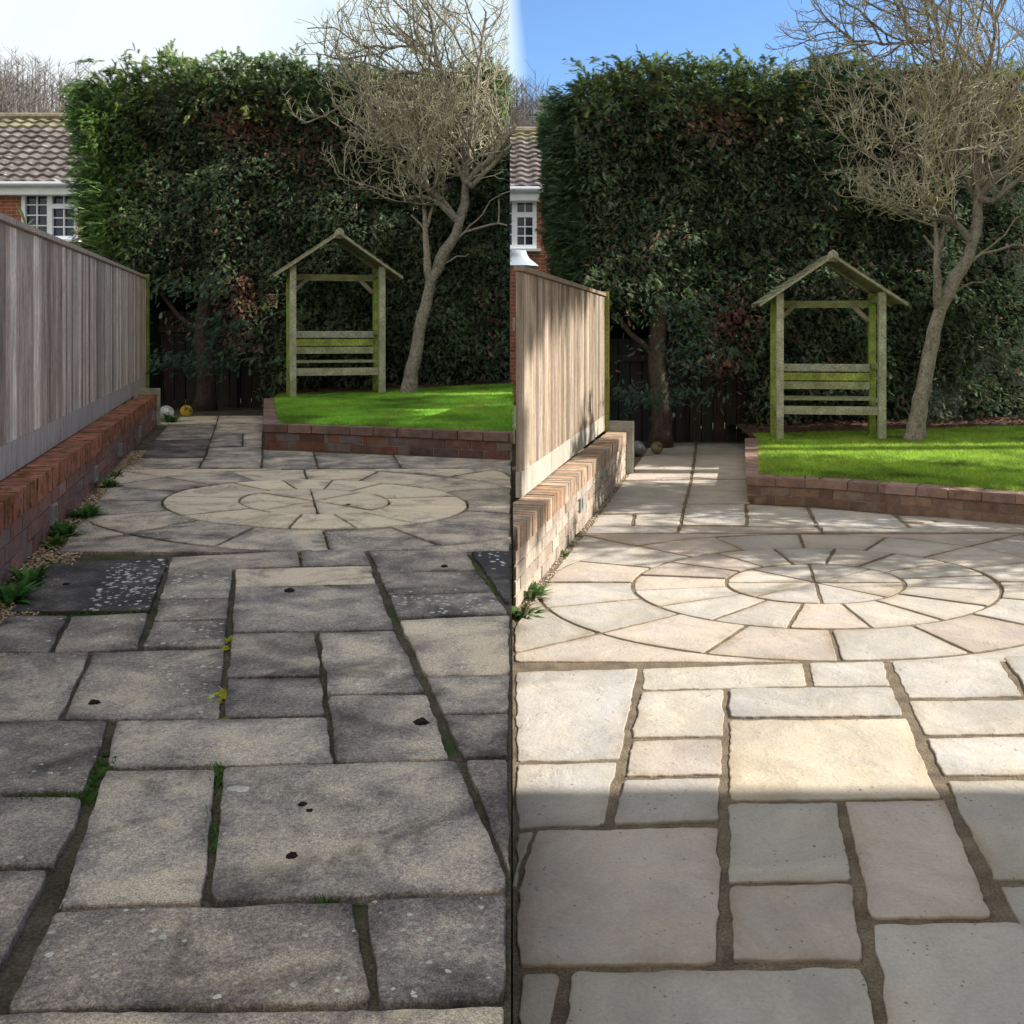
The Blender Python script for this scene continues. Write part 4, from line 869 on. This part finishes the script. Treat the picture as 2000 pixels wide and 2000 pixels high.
# ---------------------------------------------------------------- houses beyond the fences
def house(x0, x1, D, ze, zr, dr, win, label, gy):
    o = thing('brick_house', label, 'house', ((x0+x1)/2, D+2, gy))
    mb = MB(); wx0, wx1, wz0, wz1 = win
    def wallbox(a, b_, z0, z1): mb.box(((a+b_)/2, D+.15, (z0+z1)/2), b_-a, .3, z1-z0)
    wallbox(x0, wx0, gy, ze); wallbox(wx1, x1, gy, ze); wallbox(wx0, wx1, gy, wz0); wallbox(wx0, wx1, wz1, ze)
    mb.box(((x0+x1)/2, D+6.6, (gy+ze)/2), x1-x0, .3, ze-gy); mb.box((x1-.15, D+3.4, (gy+ze)/2), .3, 6.1, ze-gy); mb.box((x0+.15, D+3.4, (gy+ze)/2), .3, 6.1, ze-gy)
    mb.build('wall', M['house'], o)
    # roof: rows of pantiles
    mb = MB(); rows = 12; ov = .25; yo, yr = D-ov, D+dr
    for side_ in (0, 1):
        for r_ in range(rows):
            ya, yb = yo+(yr-yo)*r_/rows, yo+(yr-yo)*(r_+1)/rows+.05; za, zb = ze+.02+(zr-ze)*r_/rows, ze+.02+(zr-ze)*((r_+1)/rows)+.012
            x = x0-.1
            while x < x1+.1:
                v = random.uniform(.7, 1.25); c_ = (.125*v, .105*v, .10*v) if r_ < rows-2 else (.17*v, .155*v, .095*v); wd = .30
                if side_ == 0: vs = [(x+wd*i/6, yy, zz_+.045*math.sin(i/6*2*math.pi)*.5+(.045 if yy == ya else .0)) for yy, zz_ in ((ya, za), (yb, zb)) for i in range(7)]; vs += [(vx, vy, vz-.05) for vx, vy, vz in vs[:7]]
                else: vs = [(x+wd*i/6, 2*yr-yy, zz_+.02*math.sin(i/6*2*math.pi)) for yy, zz_ in ((ya, za), (yb, zb)) for i in range(7)]
                fs = [(i, i+1, i+8, i+7) for i in range(6)]
                if side_ == 0: fs += [(14+i, 15+i, i+1, i) for i in range(6)]
                mb.add(vs, fs, c_); x += wd
    mb.ring([(x0-.1, yr, zr+.03), (x1+.1, yr, zr+.03)], [.11, .11], 10, (.2, .17, .11)); mb.build('roof', M['tile'], o)
    mb = MB(); mb.box(((x0+x1)/2, yo+.03, ze-.13), x1-x0+.1, .03, .2, (.78, .79, .82)); mb.box(((x0+x1)/2, (yo+D)/2+.02, ze-.22), x1-x0+.1, ov, .02, (.7, .7, .72)); mb.build('fascia', M['white'], o)
    mb = MB(); mb.ring([(x0-.1, yo-.06, ze-.02), (x1+.1, yo-.06, ze-.02)], [.055, .055], 10, (.50, .53, .60)); mb.build('gutter', M['white'], o)
    # window
    W_, H_ = wx1-wx0, wz1-wz0; mb = MB(); mb.box(((wx0+wx1)/2, D+.1, (wz0+wz1)/2), W_-.04, .02, H_-.04, (.03, .04, .07)); wo = mb.build('window', M['glass'], o)
    mb = MB(); wc = (.80, .82, .88)
    def fr(xa, xb, za, zb, t=.06, d=.09): mb.box(((xa+xb)/2, D+.06-d/2+.02, (za+zb)/2), xb-xa, d, zb-za, wc)
    fr(wx0, wx0+.08, wz0, wz1); fr(wx1-.08, wx1, wz0, wz1); fr(wx0+.08, wx1-.08, wz1-.08, wz1); fr(wx0+.08, wx1-.08, wz0, wz0+.08); xm = (wx0+wx1)/2; fr(xm-.055, xm+.055, wz0+.08, wz1-.08)
    zt_ = wz0+H_*.68; fr(xm+.055, wx1-.08, zt_-.05, zt_+.05)
    for xc in ((wx0+.08+xm-.055)/2, (xm+.055+wx1-.08)/2): fr(xc-.012, xc+.012, wz0+.08, wz1-.08, d=.05)
    for k in (1, 2, 3): z_ = wz0+.08+(H_-.16)*k/4; fr(wx0+.08, xm-.055, z_-.012, z_+.012, d=.045)
    for k in (1, 2): z_ = wz0+.08+(zt_-.05-wz0-.08)*k/3; fr(xm+.055, wx1-.08, z_-.012, z_+.012, d=.045)
    f2 = mb.build('frame', M['white']); f2.parent = wo
    mb = MB(); mb.box(((wx0+wx1)/2, D-.06, wz0-.03), W_+.16, .16, .05, wc); s2 = mb.build('sill', M['white']); s2.parent = wo
    return o
Dl = 21.5; a, b_ = P(42, 372, Dl), P(152, 468, Dl)
house(-16, P(205, 400, Dl).x, Dl, P(0, 362, Dl).z, P(0, 230, Dl+2.6).z, 2.7, (a.x, b_.x, b_.z, a.z), 'red brick house with white lattice window and brown tiled roof beyond the grey fence', 0)
Dr = 20.0; a, b_ = P(962, 388, Dr), P(1048, 486, Dr)
house(-5.5, P(1092, 400, Dr).x, Dr, P(0, 372, Dr).z, P(0, 258, Dr+2.4).z, 2.5, (a.x, b_.x, b_.z, a.z), 'brick house with part of a white window and sunlit tiles beyond the warm brown fence', 0)

# spiky plant and folded parasol over the fences
o = thing('yucca_plant', 'spiky pale green yucca looking over the grey fence in front of the white window', 'plant', tuple(P(52, 520, 9.0)))
mb = MB(); c = P(52, 446, 9.0)
for k in range(16):
    a = random.uniform(0, 2*math.pi); el = random.uniform(-.3, 1.2); L_ = random.uniform(.16, .30); d = Vector((math.cos(a)*math.cos(el), math.sin(a)*math.cos(el), math.sin(el))); s_ = d.cross(Vector((0, 0, 1))).normalized()*.011
    m1 = c+d*L_*.5+Vector((0, 0, .01)); tp = c+d*L_-Vector((0, 0, .05*L_)); v = random.uniform(.8, 1.3); mb.add([c-s_*.6, c+s_*.6, m1+s_, m1-s_, tp], [(0, 1, 2, 3), (3, 2, 4)], (.30*v, .34*v, .13*v))
mb.build('leaves', M['leaf'], o)
mb = MB(); mb.ring([P(52, 640, 9.0), P(52, 520, 9.0), c], [.04, .035, .025], 8, (.2, .16, .1)); mb.build('stem', M['bark'], o, True)
q = P(1010, 488, 18.2)
o = thing('garden_parasol', 'white parasol top showing above the near end of the warm brown fence', 'parasol', (q.x, 18.2, 0)); mb = MB()
pr = [(0, .02), (.015, .17), (.10, .20), (.17, .25), (.23, .33), (.30, .42)]
vs = []; fs = []; n_ = 16
for dz, r_ in pr:
    for k in range(n_): a = 2*math.pi*k/n_; rr = r_*(1 if k % 2 else .86); vs.append((q.x+rr*math.cos(a), 18.2+rr*math.sin(a), q.z-dz))
for i in range(len(pr)-1):
    for k in range(n_): fs.append((i*n_+k, i*n_+(k+1) % n_, (i+1)*n_+(k+1) % n_, (i+1)*n_+k))
mb.add(vs, fs, (.34, .39, .46)); mb.build('canopy', M['white'], o, True); mb = MB(); mb.ring([(q.x, 18.2, 0), (q.x, 18.2, q.z-.01)], [.02, .015], 8, (.6, .6, .6)); mb.build('pole', M['metal'], o)  # white cloth toned blue-grey: its shade is put into the colour

# far wood of bare trees on the rise behind the houses
mb = MB(); vs = []; fs = []
nx = 60
hx = [-60+70*i/nx for i in range(nx+1)]
def hz_(x): return 15.2+1.6*(1-smooth(-36, -29, x))
for x in hx: vs += [(x, 48, -.07), (x, 75, hz_(x)), (x, 120, -.07)]
for i in range(nx): fs += [(3*i, 3*i+3, 3*i+4, 3*i+1), (3*i+1, 3*i+4, 3*i+5, 3*i+2)]
mb.add(vs, fs, (.10, .085, .06)); struct(mb.build('hill', M['soil']))
nV = []; 
mb = MB()
for _ in range(2600):
    x = random.uniform(-46, 3); y = random.uniform(60, 76); t = (y-48)/27; z = hz_(x)*min(1, t)-.3; h = random.uniform(4.0, 6.4); lean = random.uniform(-.5, .5)
    v = random.uniform(.7, 1.2); col_ = (.15*v, .13*v, .115*v)
    mb.ring([(x, y, z), (x+lean*.5, y, z+h*.5), (x+lean, y, z+h)], [.06, .04, .012], 3, col_, cap=False)
    for k in range(16):
        f_ = random.uniform(.35, .95); a = random.uniform(0, 6.28); l_ = random.uniform(.6, 1.7)*(1.2-f_*.7); p0 = (x+lean*f_, y, z+h*f_)
        mb.ring([p0, (p0[0]+math.cos(a)*l_, p0[1]+math.sin(a)*l_, p0[2]+l_*random.uniform(.5, 1.2))], [.022, .008], 3, col_, cap=False)
o = mb.build('bare_wood', M['twig']); struct(o, 'stuff'); o['label'] = 'far grey brown wood of bare trees above the tiled roof'

# ---------------------------------------------------------------- small things
def ball(px, py, D, r, cols, name_label, z0):
    q = P(px, py, D); c = Vector((q.x, D, z0+r)); o = thing('toy_ball', name_label, 'ball', (c.x, c.y, z0))
    mb = MB(); nu, nv = 20, 12; vs = []; fs = []; cc = []
    for j in range(nv+1):
        for i in range(nu):
            a, e = 2*math.pi*i/nu, -math.pi/2+math.pi*j/nv; vs.append(c+Vector((math.cos(a)*math.cos(e), math.sin(a)*math.cos(e), math.sin(e)))*r)
    for j in range(nv):
        for i in range(nu): fs.append((j*nu+i, j*nu+(i+1) % nu, (j+1)*nu+(i+1) % nu, (j+1)*nu+i))
    mb.add(vs, fs, cols[0]); mb.build('shell', M['plain'], o, True)
    mb = MB(); d = Vector((.25, -.85, .45)).normalized(); u = d.orthogonal().normalized(); v = d.cross(u)
    for ang in (0, 2.1, 4.2):
        dd = (d+ (u*math.cos(ang)+v*math.sin(ang))*(0 if ang == 0 else 1.1)).normalized(); uu = dd.orthogonal().normalized(); vv = dd.cross(uu)
        mb.add([c+(dd*math.cos(.38)+(uu*math.cos(k*2*math.pi/8)+vv*math.sin(k*2*math.pi/8))*math.sin(.38))*r*1.005 for k in range(8)]+[c+dd*r*1.01], [(k, (k+1) % 8, 8) for k in range(8)], cols[1])
    mb.build('patch', M['plain'], o, True)
ball(325, 815, 11.5, .085, ((.42, .43, .42), (.75, .75, .72)), 'grey and white ball lying beside the pale end pier of the mossy wall', ZL)
ball(364, 815, 12.0, .07, ((.5, .33, .03), (.02, .02, .02)), 'yellow ball with black patch at the end of the weathered path', ZL)
ball(1283, 880, 11.4, .07, ((.22, .18, .08), (.05, .05, .04)), 'dull yellow ball in the shade at the end of the cleaned path', 0)
ball(1245, 880, 11.2, .085, ((.14, .14, .15), (.3, .3, .32)), 'dark grey ball in the shade beside the concrete pier of the pale wall', 0)

# weeds along the left wall
def tuft(px, py, z, s, n_, label, cols, flower=0):
    g = G(px, py, z); o = thing('weed', label, 'weed', (g[0], g[1], z), 'weeds along the foot of the walls'); mb = MB()
    for k in range(n_):
        a = random.uniform(0, 2*math.pi); L_ = s*random.uniform(.5, 1); r0 = s*.35*random.random(); el = random.uniform(.35, 1.25); b0 = Vector((g[0]+math.cos(a)*r0, g[1]+math.sin(a)*r0, z-.012)); d = Vector((math.cos(a)*math.cos(el), math.sin(a)*math.cos(el), math.sin(el)))
        sd_ = Vector((-math.sin(a), math.cos(a), 0))*random.uniform(.006, .013)*s/.1; m1 = b0+d*L_*.55; tp = b0+d*L_+Vector((math.cos(a), math.sin(a), -.9))*L_*.22; v = random.uniform(.6, 1.4); cc = cols[random.randrange(len(cols))]
        mb.add([b0-sd_*.4, b0+sd_*.4, m1+sd_, m1-sd_, tp], [(0, 1, 2, 3), (3, 2, 4)], tuple(v*q for q in cc))
    mb.build('leaves', M['leaf'], o)
gcol = [(.06, .16, .035), (.09, .2, .05), (.05, .12, .03)]
pos_l = ['largest green weed clump under the second wall light of the mossy wall', 'green weed clump beside the nearest wall light of the mossy wall', 'yellow flecked weed clump just before the nearest wall light', 'straggling weed clump in gravel near the left picture edge', 'weed clump where the mossy wall leaves the picture', 'small weed clump beside the mossy wall below its second light', 'little weed at the foot of the middle of the mossy wall', 'leafy weed at the pale end pier of the mossy wall']
for (x, y, s, n_), lb in zip([(168, 1008, .12, 60), (128, 1044, .12, 60), (105, 1062, .10, 35), (55, 1135, .12, 45), (22, 1172, .13, 50), (213, 950, .11, 40), (228, 930, .08, 20), (332, 824, .17, 50)], pos_l): tuft(x, y, ZL, s, n_, lb, gcol+([(.2, .17, .02)] if 'yellow' in lb else []))
for (x, y, s, n_), lb in zip([(1038, 1165, .13, 60), (1018, 1200, .12, 40), (1100, 1083, .07, 22), (1125, 1045, .07, 22)], ['dry pale weed clump in the corner of the pale wall and cleaned slabs', 'green weed clump at the picture edge of the cleaned patio', 'small grey weed at the foot of the pale dappled wall', 'little weed at the foot of the pale dappled wall, farther from the camera']): tuft(x, y, 0, s, n_, lb, gcol+[(.3, .27, .16), (.25, .22, .14)])
# grass in the joints of the weathered slabs
mb = MB()
for (xa, ya, xb, yb, n_) in [(20, 1202, 135, 1200, 60), (140, 1200, 290, 1192, 110), (20, 1276, 60, 1276, 30), (30, 1556, 170, 1552, 120), (185, 1510, 165, 1560, 60), (195, 1497, 215, 1490, 40), (930, 1112, 970, 1156, 60), (770, 1158, 890, 1156, 60), (620, 1757, 660, 1755, 30), (420, 1500, 440, 1498, 40), (425, 1505, 415, 1650, 50), (520, 880, 545, 881, 25), (770, 890, 790, 905, 30), (940, 897, 950, 900, 20), (330, 893, 400, 893, 40)]:
    for _ in range(n_):
        t = random.random(); g = G(xa+(xb-xa)*t, ya+(yb-ya)*t, ZL); a = random.uniform(0, 6.28); h = random.uniform(.004, .016); b0 = Vector((g[0]+random.uniform(-.012, .012), g[1]+random.uniform(-.012, .012), ZL-.014)); s_ = Vector((math.cos(a), math.sin(a), 0))*.003; v = random.uniform(.7, 1.4)
        mb.add([b0-s_, b0+s_, b0+Vector((random.uniform(-.02, .02), random.uniform(-.02, .02), h+.01))], [(0, 1, 2)], (.07*v, .16*v, .03*v))
o = mb.build('joint_grass', M['leaf']); struct(o, 'stuff'); o['label'] = 'short green grass sprouting in the joints of the weathered slabs'
# cushions of moss
mb = MB()
for (x, y, r, n_, c_) in [(452, 1245, .022, 14, (.28, .30, .02)), (438, 1352, .022, 14, (.30, .31, .02)), (440, 1401, .02, 12, (.12, .14, .02)), (585, 1082, .014, 6, (.2, .17, .04)), (500, 1766, .015, 6, (.06, .13, .03)), (200, 1497, .025, 10, (.05, .09, .02)), (428, 1499, .02, 10, (.05, .09, .02))]:
    g = G(x, y, ZL)
    for _ in range(n_):
        c = Vector((g[0]+random.gauss(0, r*.7), g[1]+random.gauss(0, r*1.5), ZL-.012)); rr = r*random.uniform(.4, .8); v = random.uniform(.7, 1.2)
        vs = [c+Vector((math.cos(k*1.047)*rr, math.sin(k*1.047)*rr, 0)) for k in range(6)]+[c+Vector((math.cos(k*1.047)*rr*.6, math.sin(k*1.047)*rr*.6, rr*.6)) for k in range(6)]+[c+Vector((0, 0, rr*.8))]
        mb.add(vs, [(k, (k+1) % 6, (k+1) % 6+6, k+6) for k in range(6)]+[(k+6, (k+1) % 6+6, 12) for k in range(6)], tuple(v*q for q in c_))
o = mb.build('moss', M['soil'], None, True); struct(o, 'stuff'); o['label'] = 'cushions of yellow and green moss in the joints of the weathered slabs'
# gravel strip along the left wall, thinner along the right
def gravel(p, q, wd, nrm, n_, z, cols, name, label):
    t = q-p; mb = MB()
    for _ in range(n_):
        s = random.random(); c2 = p+t*s+nrm*random.uniform(0, wd); r = random.uniform(.004, .011); c = Vector((c2[0], c2[1], z-.012+r*.5+random.uniform(0, .006))); cc = cols[random.randrange(len(cols))]; v = random.uniform(.7, 1.3)
        a = random.uniform(0, 3.14); ux, uy = Vector((math.cos(a), math.sin(a), random.uniform(-.2, .2)))*r, Vector((-math.sin(a), math.cos(a), random.uniform(-.2, .2)))*r*random.uniform(.6, .95); uz = Vector((0, 0, r*.55))
        mb.add([c-ux, c+ux, c-uy, c+uy, c+uz, c-uz], [(0, 4, 3), (3, 4, 1), (1, 4, 2), (2, 4, 0), (0, 3, 5), (3, 1, 5), (1, 2, 5), (2, 0, 5)], tuple(v*k for k in cc))
    o = mb.build(name, M['stone']); struct(o, 'stuff'); o['label'] = label
gravel(A0-tv*1.2, A0+tv*4.6, .22, nl, 7000, ZL, [(.40, .30, .17), (.34, .26, .17), (.28, .22, .16), (.44, .36, .25), (.24, .15, .08)], 'gravel_strip', 'tan gravel strip along the foot of the mossy brick wall')
gravel(A0r, A1r, .07, nr_, 900, 0, [(.42, .35, .24), (.36, .3, .22), (.3, .26, .2)], 'gravel_strip', 'thin line of grit along the foot of the pale dappled wall')
# lichen
mb = MB()
def spot(x, y, r, v, asp=1.0):
    n_ = 9; a0 = random.random()*6
    if top(x, y) < ZL-.009: return
    vs = [(x, y, top(x, y)+.0011)]
    for k in range(n_): a = a0+2*math.pi*k/n_; rr = r*random.uniform(.55, 1.2); xx_, yy_ = x+rr*math.cos(a)*asp, y+rr*math.sin(a); vs.append((xx_, yy_, top(xx_, yy_)+.0006))
    mb.add(vs, [(0, k+1, (k+1) % n_+1) for k in range(n_)], (.56*v, .54*v, .48*v))
def scatter(px, n_, rlo, rhi, cl=1):
    poly = [G(x, y, ZL) for x, y in px]; P_ = np.array(poly); lo, hi = P_.min(0), P_.max(0); k = 0; tr_n = 0; n_ = int(n_*1.0); rlo *= .8; rhi *= .95
    while k < n_ and tr_n < n_*30:
        tr_n += 1; x, y = random.uniform(lo[0], hi[0]), random.uniform(lo[1], hi[1])
        if x > -.03 or not pip(poly, np.array([x]), np.array([y]))[0]: continue
        if nn(x*2.3, y*2.3, 77)*cl < random.uniform(-.5, .35): continue
        spot(x, y, random.uniform(rlo, rhi), random.uniform(.75, 1.1)); k += 1
scatter([(220,1100),(330,1090),(290,1190),(160,1195)], 170, .005, .014); scatter([(335,1120),(450,1115),(445,1165),(312,1168)], 60, .005, .014); scatter([(312,1173),(445,1170),(440,1258),(280,1262)], 40, .004, .01)
scatter([(190,1275),(435,1268),(428,1398),(130,1400)], 65, .004, .010); scatter([(20,1285),(170,1276),(115,1400),(20,1405)], 14, .004, .010); scatter([(200,1000),(330,985),(620,1060),(290,1055)], 230, .004, .013)
scatter([(620,1040),(800,1030),(780,1060),(640,1066)], 70, .004, .012); scatter([(765,1166),(962,1160),(985,1195),(780,1203)], 60, .005, .014); scatter([(915,1066),(995,1060),(995,1150)], 30, .006, .014); scatter([(720,1070),(900,1066),(960,1150),(760,1158)], 40, .004, .010)
scatter([(110,1780),(690,1765),(720,1950),(30,1970)], 40, .003, .008); scatter([(205,1505),(425,1500),(405,1755),(115,1765)], 14, .003, .007); scatter([(440,1500),(890,1490),(980,1735),(412,1758)], 12, .002, .006); scatter([(20,1205),(290,1198),(268,1262),(20,1272)], 30, .004, .01); scatter([(20,1420),(210,1412),(120,1680),(20,1685)], 18, .003, .008)
scatter([(500,900),(900,915),(950,1000),(780,930)], 60, .004, .010); scatter([(700,1760),(990,1750),(990,1950),(735,1955)], 22, .003, .007)
g = G(468, 1545, ZL); spot(g[0], g[1], .016, 1.05, 1.5); g = G(464, 1544, ZL); spot(g[0]-.006, g[1]+.004, .013, 1.0, 1.5)
o = mb.build('lichen_spots', M['stone']); struct(o, 'stuff'); o['label'] = 'small whitish lichen spots scattered over the weathered slabs'
# clods of mud
def clod(px, py, r, label, seed):
    g = G(px, py, ZL); bm = bmesh.new(); bmesh.ops.create_icosphere(bm, subdivisions=3, radius=1)
    for v in bm.verts:
        k = 1+.35*mnoise.noise(v.co*1.6+Vector((seed, 0, 0)))+.22*mnoise.noise(v.co*4+Vector((seed, 5, 0))); v.co = Vector((v.co.x*r*k*1.15, v.co.y*r*k, max(-.1, v.co.z)*r*k*.62))
        v.co += Vector((g[0], g[1], top(g[0], g[1])))
    me = bpy.data.meshes.new('mud_clod'); bm.to_mesh(me); bm.free(); at = me.color_attributes.new('Col', 'FLOAT_COLOR', 'POINT'); at.data.foreach_set('color', np.tile(np.array([.022, .015, .013, 1], np.float32), len(me.vertices)))
    tag(link('mud_clod', me, M['soil'], None, True), label, 'mud clod', 'clods of mud on the weathered slabs')
for i, (x, y, r, lb) in enumerate([(130, 1143, .012, 'small dark mud clod on the blackened slab near the mossy wall'), (565, 1157, .019, 'flat brown mud clod below the cream worn slab'), (868, 1107, .014, 'dark mud clod on the grey slab near the right edge, below the paving circle'), (184, 1373, .014, 'dark mud clod on the white spotted slab at the left'), (822, 1412, .017, 'round dark mud clod on the square grey slab at the right'), (570, 1676, .010, 'dark mud clod low on the largest foreground slab'), (590, 1574, .008, 'upper small mud crumb on the largest foreground slab'), (605, 1586, .006, 'lower small mud crumb on the largest foreground slab'), (680, 987, .011, 'little mud crumb inside the worn paving circle')]): clod(x, y, r, lb, i*3.1)

# ---------------------------------------------------------------- outside the frame: house wing and bare trees, plus evergreens added for their shade
o = thing('brick_house', 'brick house wing to the right of the camera whose corner throws the straight shadow', 'house', (6.2, -2, 0))
mb = MB(); mb.box((6.3, -2.0, 2.7), 5.4, 10.0, 5.5); mb.build('wall', M['house'], o)
mb = MB(); mb.add([(3.45, -7.1, 5.4), (9.15, -7.1, 5.4), (9.15, 3.02, 5.4), (3.45, 3.02, 5.4), (6.3, -7.1, 7.9), (6.3, 3.02, 7.9)], [(0, 4, 5, 3), (1, 2, 5, 4), (0, 1, 4), (2, 3, 5), (0, 3, 2, 1)], (.15, .10, .085)); mb.build('roof', M['tile'], o)
for yy in (-4.5, -.5):
    mb = MB(); mb.box((3.585, yy, 3.9), .04, 1.2, 1.1); wo = mb.build('window', M['glass'], o); mb = MB()
    for s in (-1, 0, 1): mb.box((3.57, yy+s*.6, 3.9), .07, .08, 1.2, (.8, .8, .82))
    for s in (-1, 1): mb.box((3.57, yy, 3.9+s*.56), .06, 1.2, .08, (.8, .8, .82))
    f2 = mb.build('frame', M['white']); f2.parent = wo
TAN = math.tan(SUN_EL)
def added_shade_tree(x, y, label, y0, y1, zb, zt, nleaf):  # unseen evergreens, added with crowns shaped to block the sun
    o = thing('added_evergreen', label, 'tree', (x, y, 0), 'tall evergreens added outside the picture on the right to cast shade'); mb = MB()
    mb.ring([(x, y, -.1), (x+.1, y, 4), (x-.05, y+.05, 9), (x, y, zt-1)], [.22, .18, .14, .05], 10, (.16, .12, .09))
    for k in range(14):
        z = zb+.5+(zt-zb-1.2)*k/14; yy = y0+(y1-y0)*random.random(); mb.ring([(x, y, z-.4), (x+random.uniform(-.5, .5), yy, z+random.uniform(.2, .9))], [.05, .015], 5, (.16, .12, .09))
    mb.build('trunk', M['bark'], o, True)
    pos = []; n_ = nleaf; X = rng.uniform(x-1.1, x+1.1, n_); Y = y0+(y1-y0)*((np.arange(n_)+rng.uniform(0, 1, n_))/n_); U = rng.permutation((np.arange(n_)+rng.uniform(0, 1, n_))/n_); Z = zb+(zt-zb)*U+TAN*(X-x)
    pos = np.c_[X, Y, Z]; sprays(pos, np.c_[rng.normal(0, 1, n_), rng.normal(0, 1, n_), rng.normal(-.1, .6, n_)], rng.uniform(.24, .36, n_), np.array((.03, .055, .025))*rng.uniform(.6, 1.5, (n_, 1)), 'crown', M['leaf'], o)
added_shade_tree(12, 2.3, 'added tall evergreen with bare stem outside the picture, shading the left garden, nearest the house wing', 2.9, 5.8, 9.75, 17, 9500)
added_shade_tree(12, 9.9, 'added tall evergreen with bare stem outside the picture, shading the left garden, middle of the row', 5.75, 9.5, 10.75, 17, 9500)
added_shade_tree(12, 11.3, 'added tall evergreen with bare stem outside the picture, shading the left garden, farthest of the row', 9.45, 11.9, 11.0, 17.5, 6000)
added_shade_tree(12, 11, 'added dense evergreen clothed to the ground outside the picture, shading the far end of the lawn', 10.45, 11.95, 1.2, 8.3, 6500)  # added low blocker for the sun on the far path and lawn
bare_tree((6.9, 8.3, .205), 21, 'leafless tree outside the picture on the right that dapples the cleaned patio', dense=1.1, tipr=.010)
bare_tree((7.4, 6.4, 0), 23, 'smaller leafless tree outside the picture on the right, nearest the camera', dense=.9, tipr=.009)
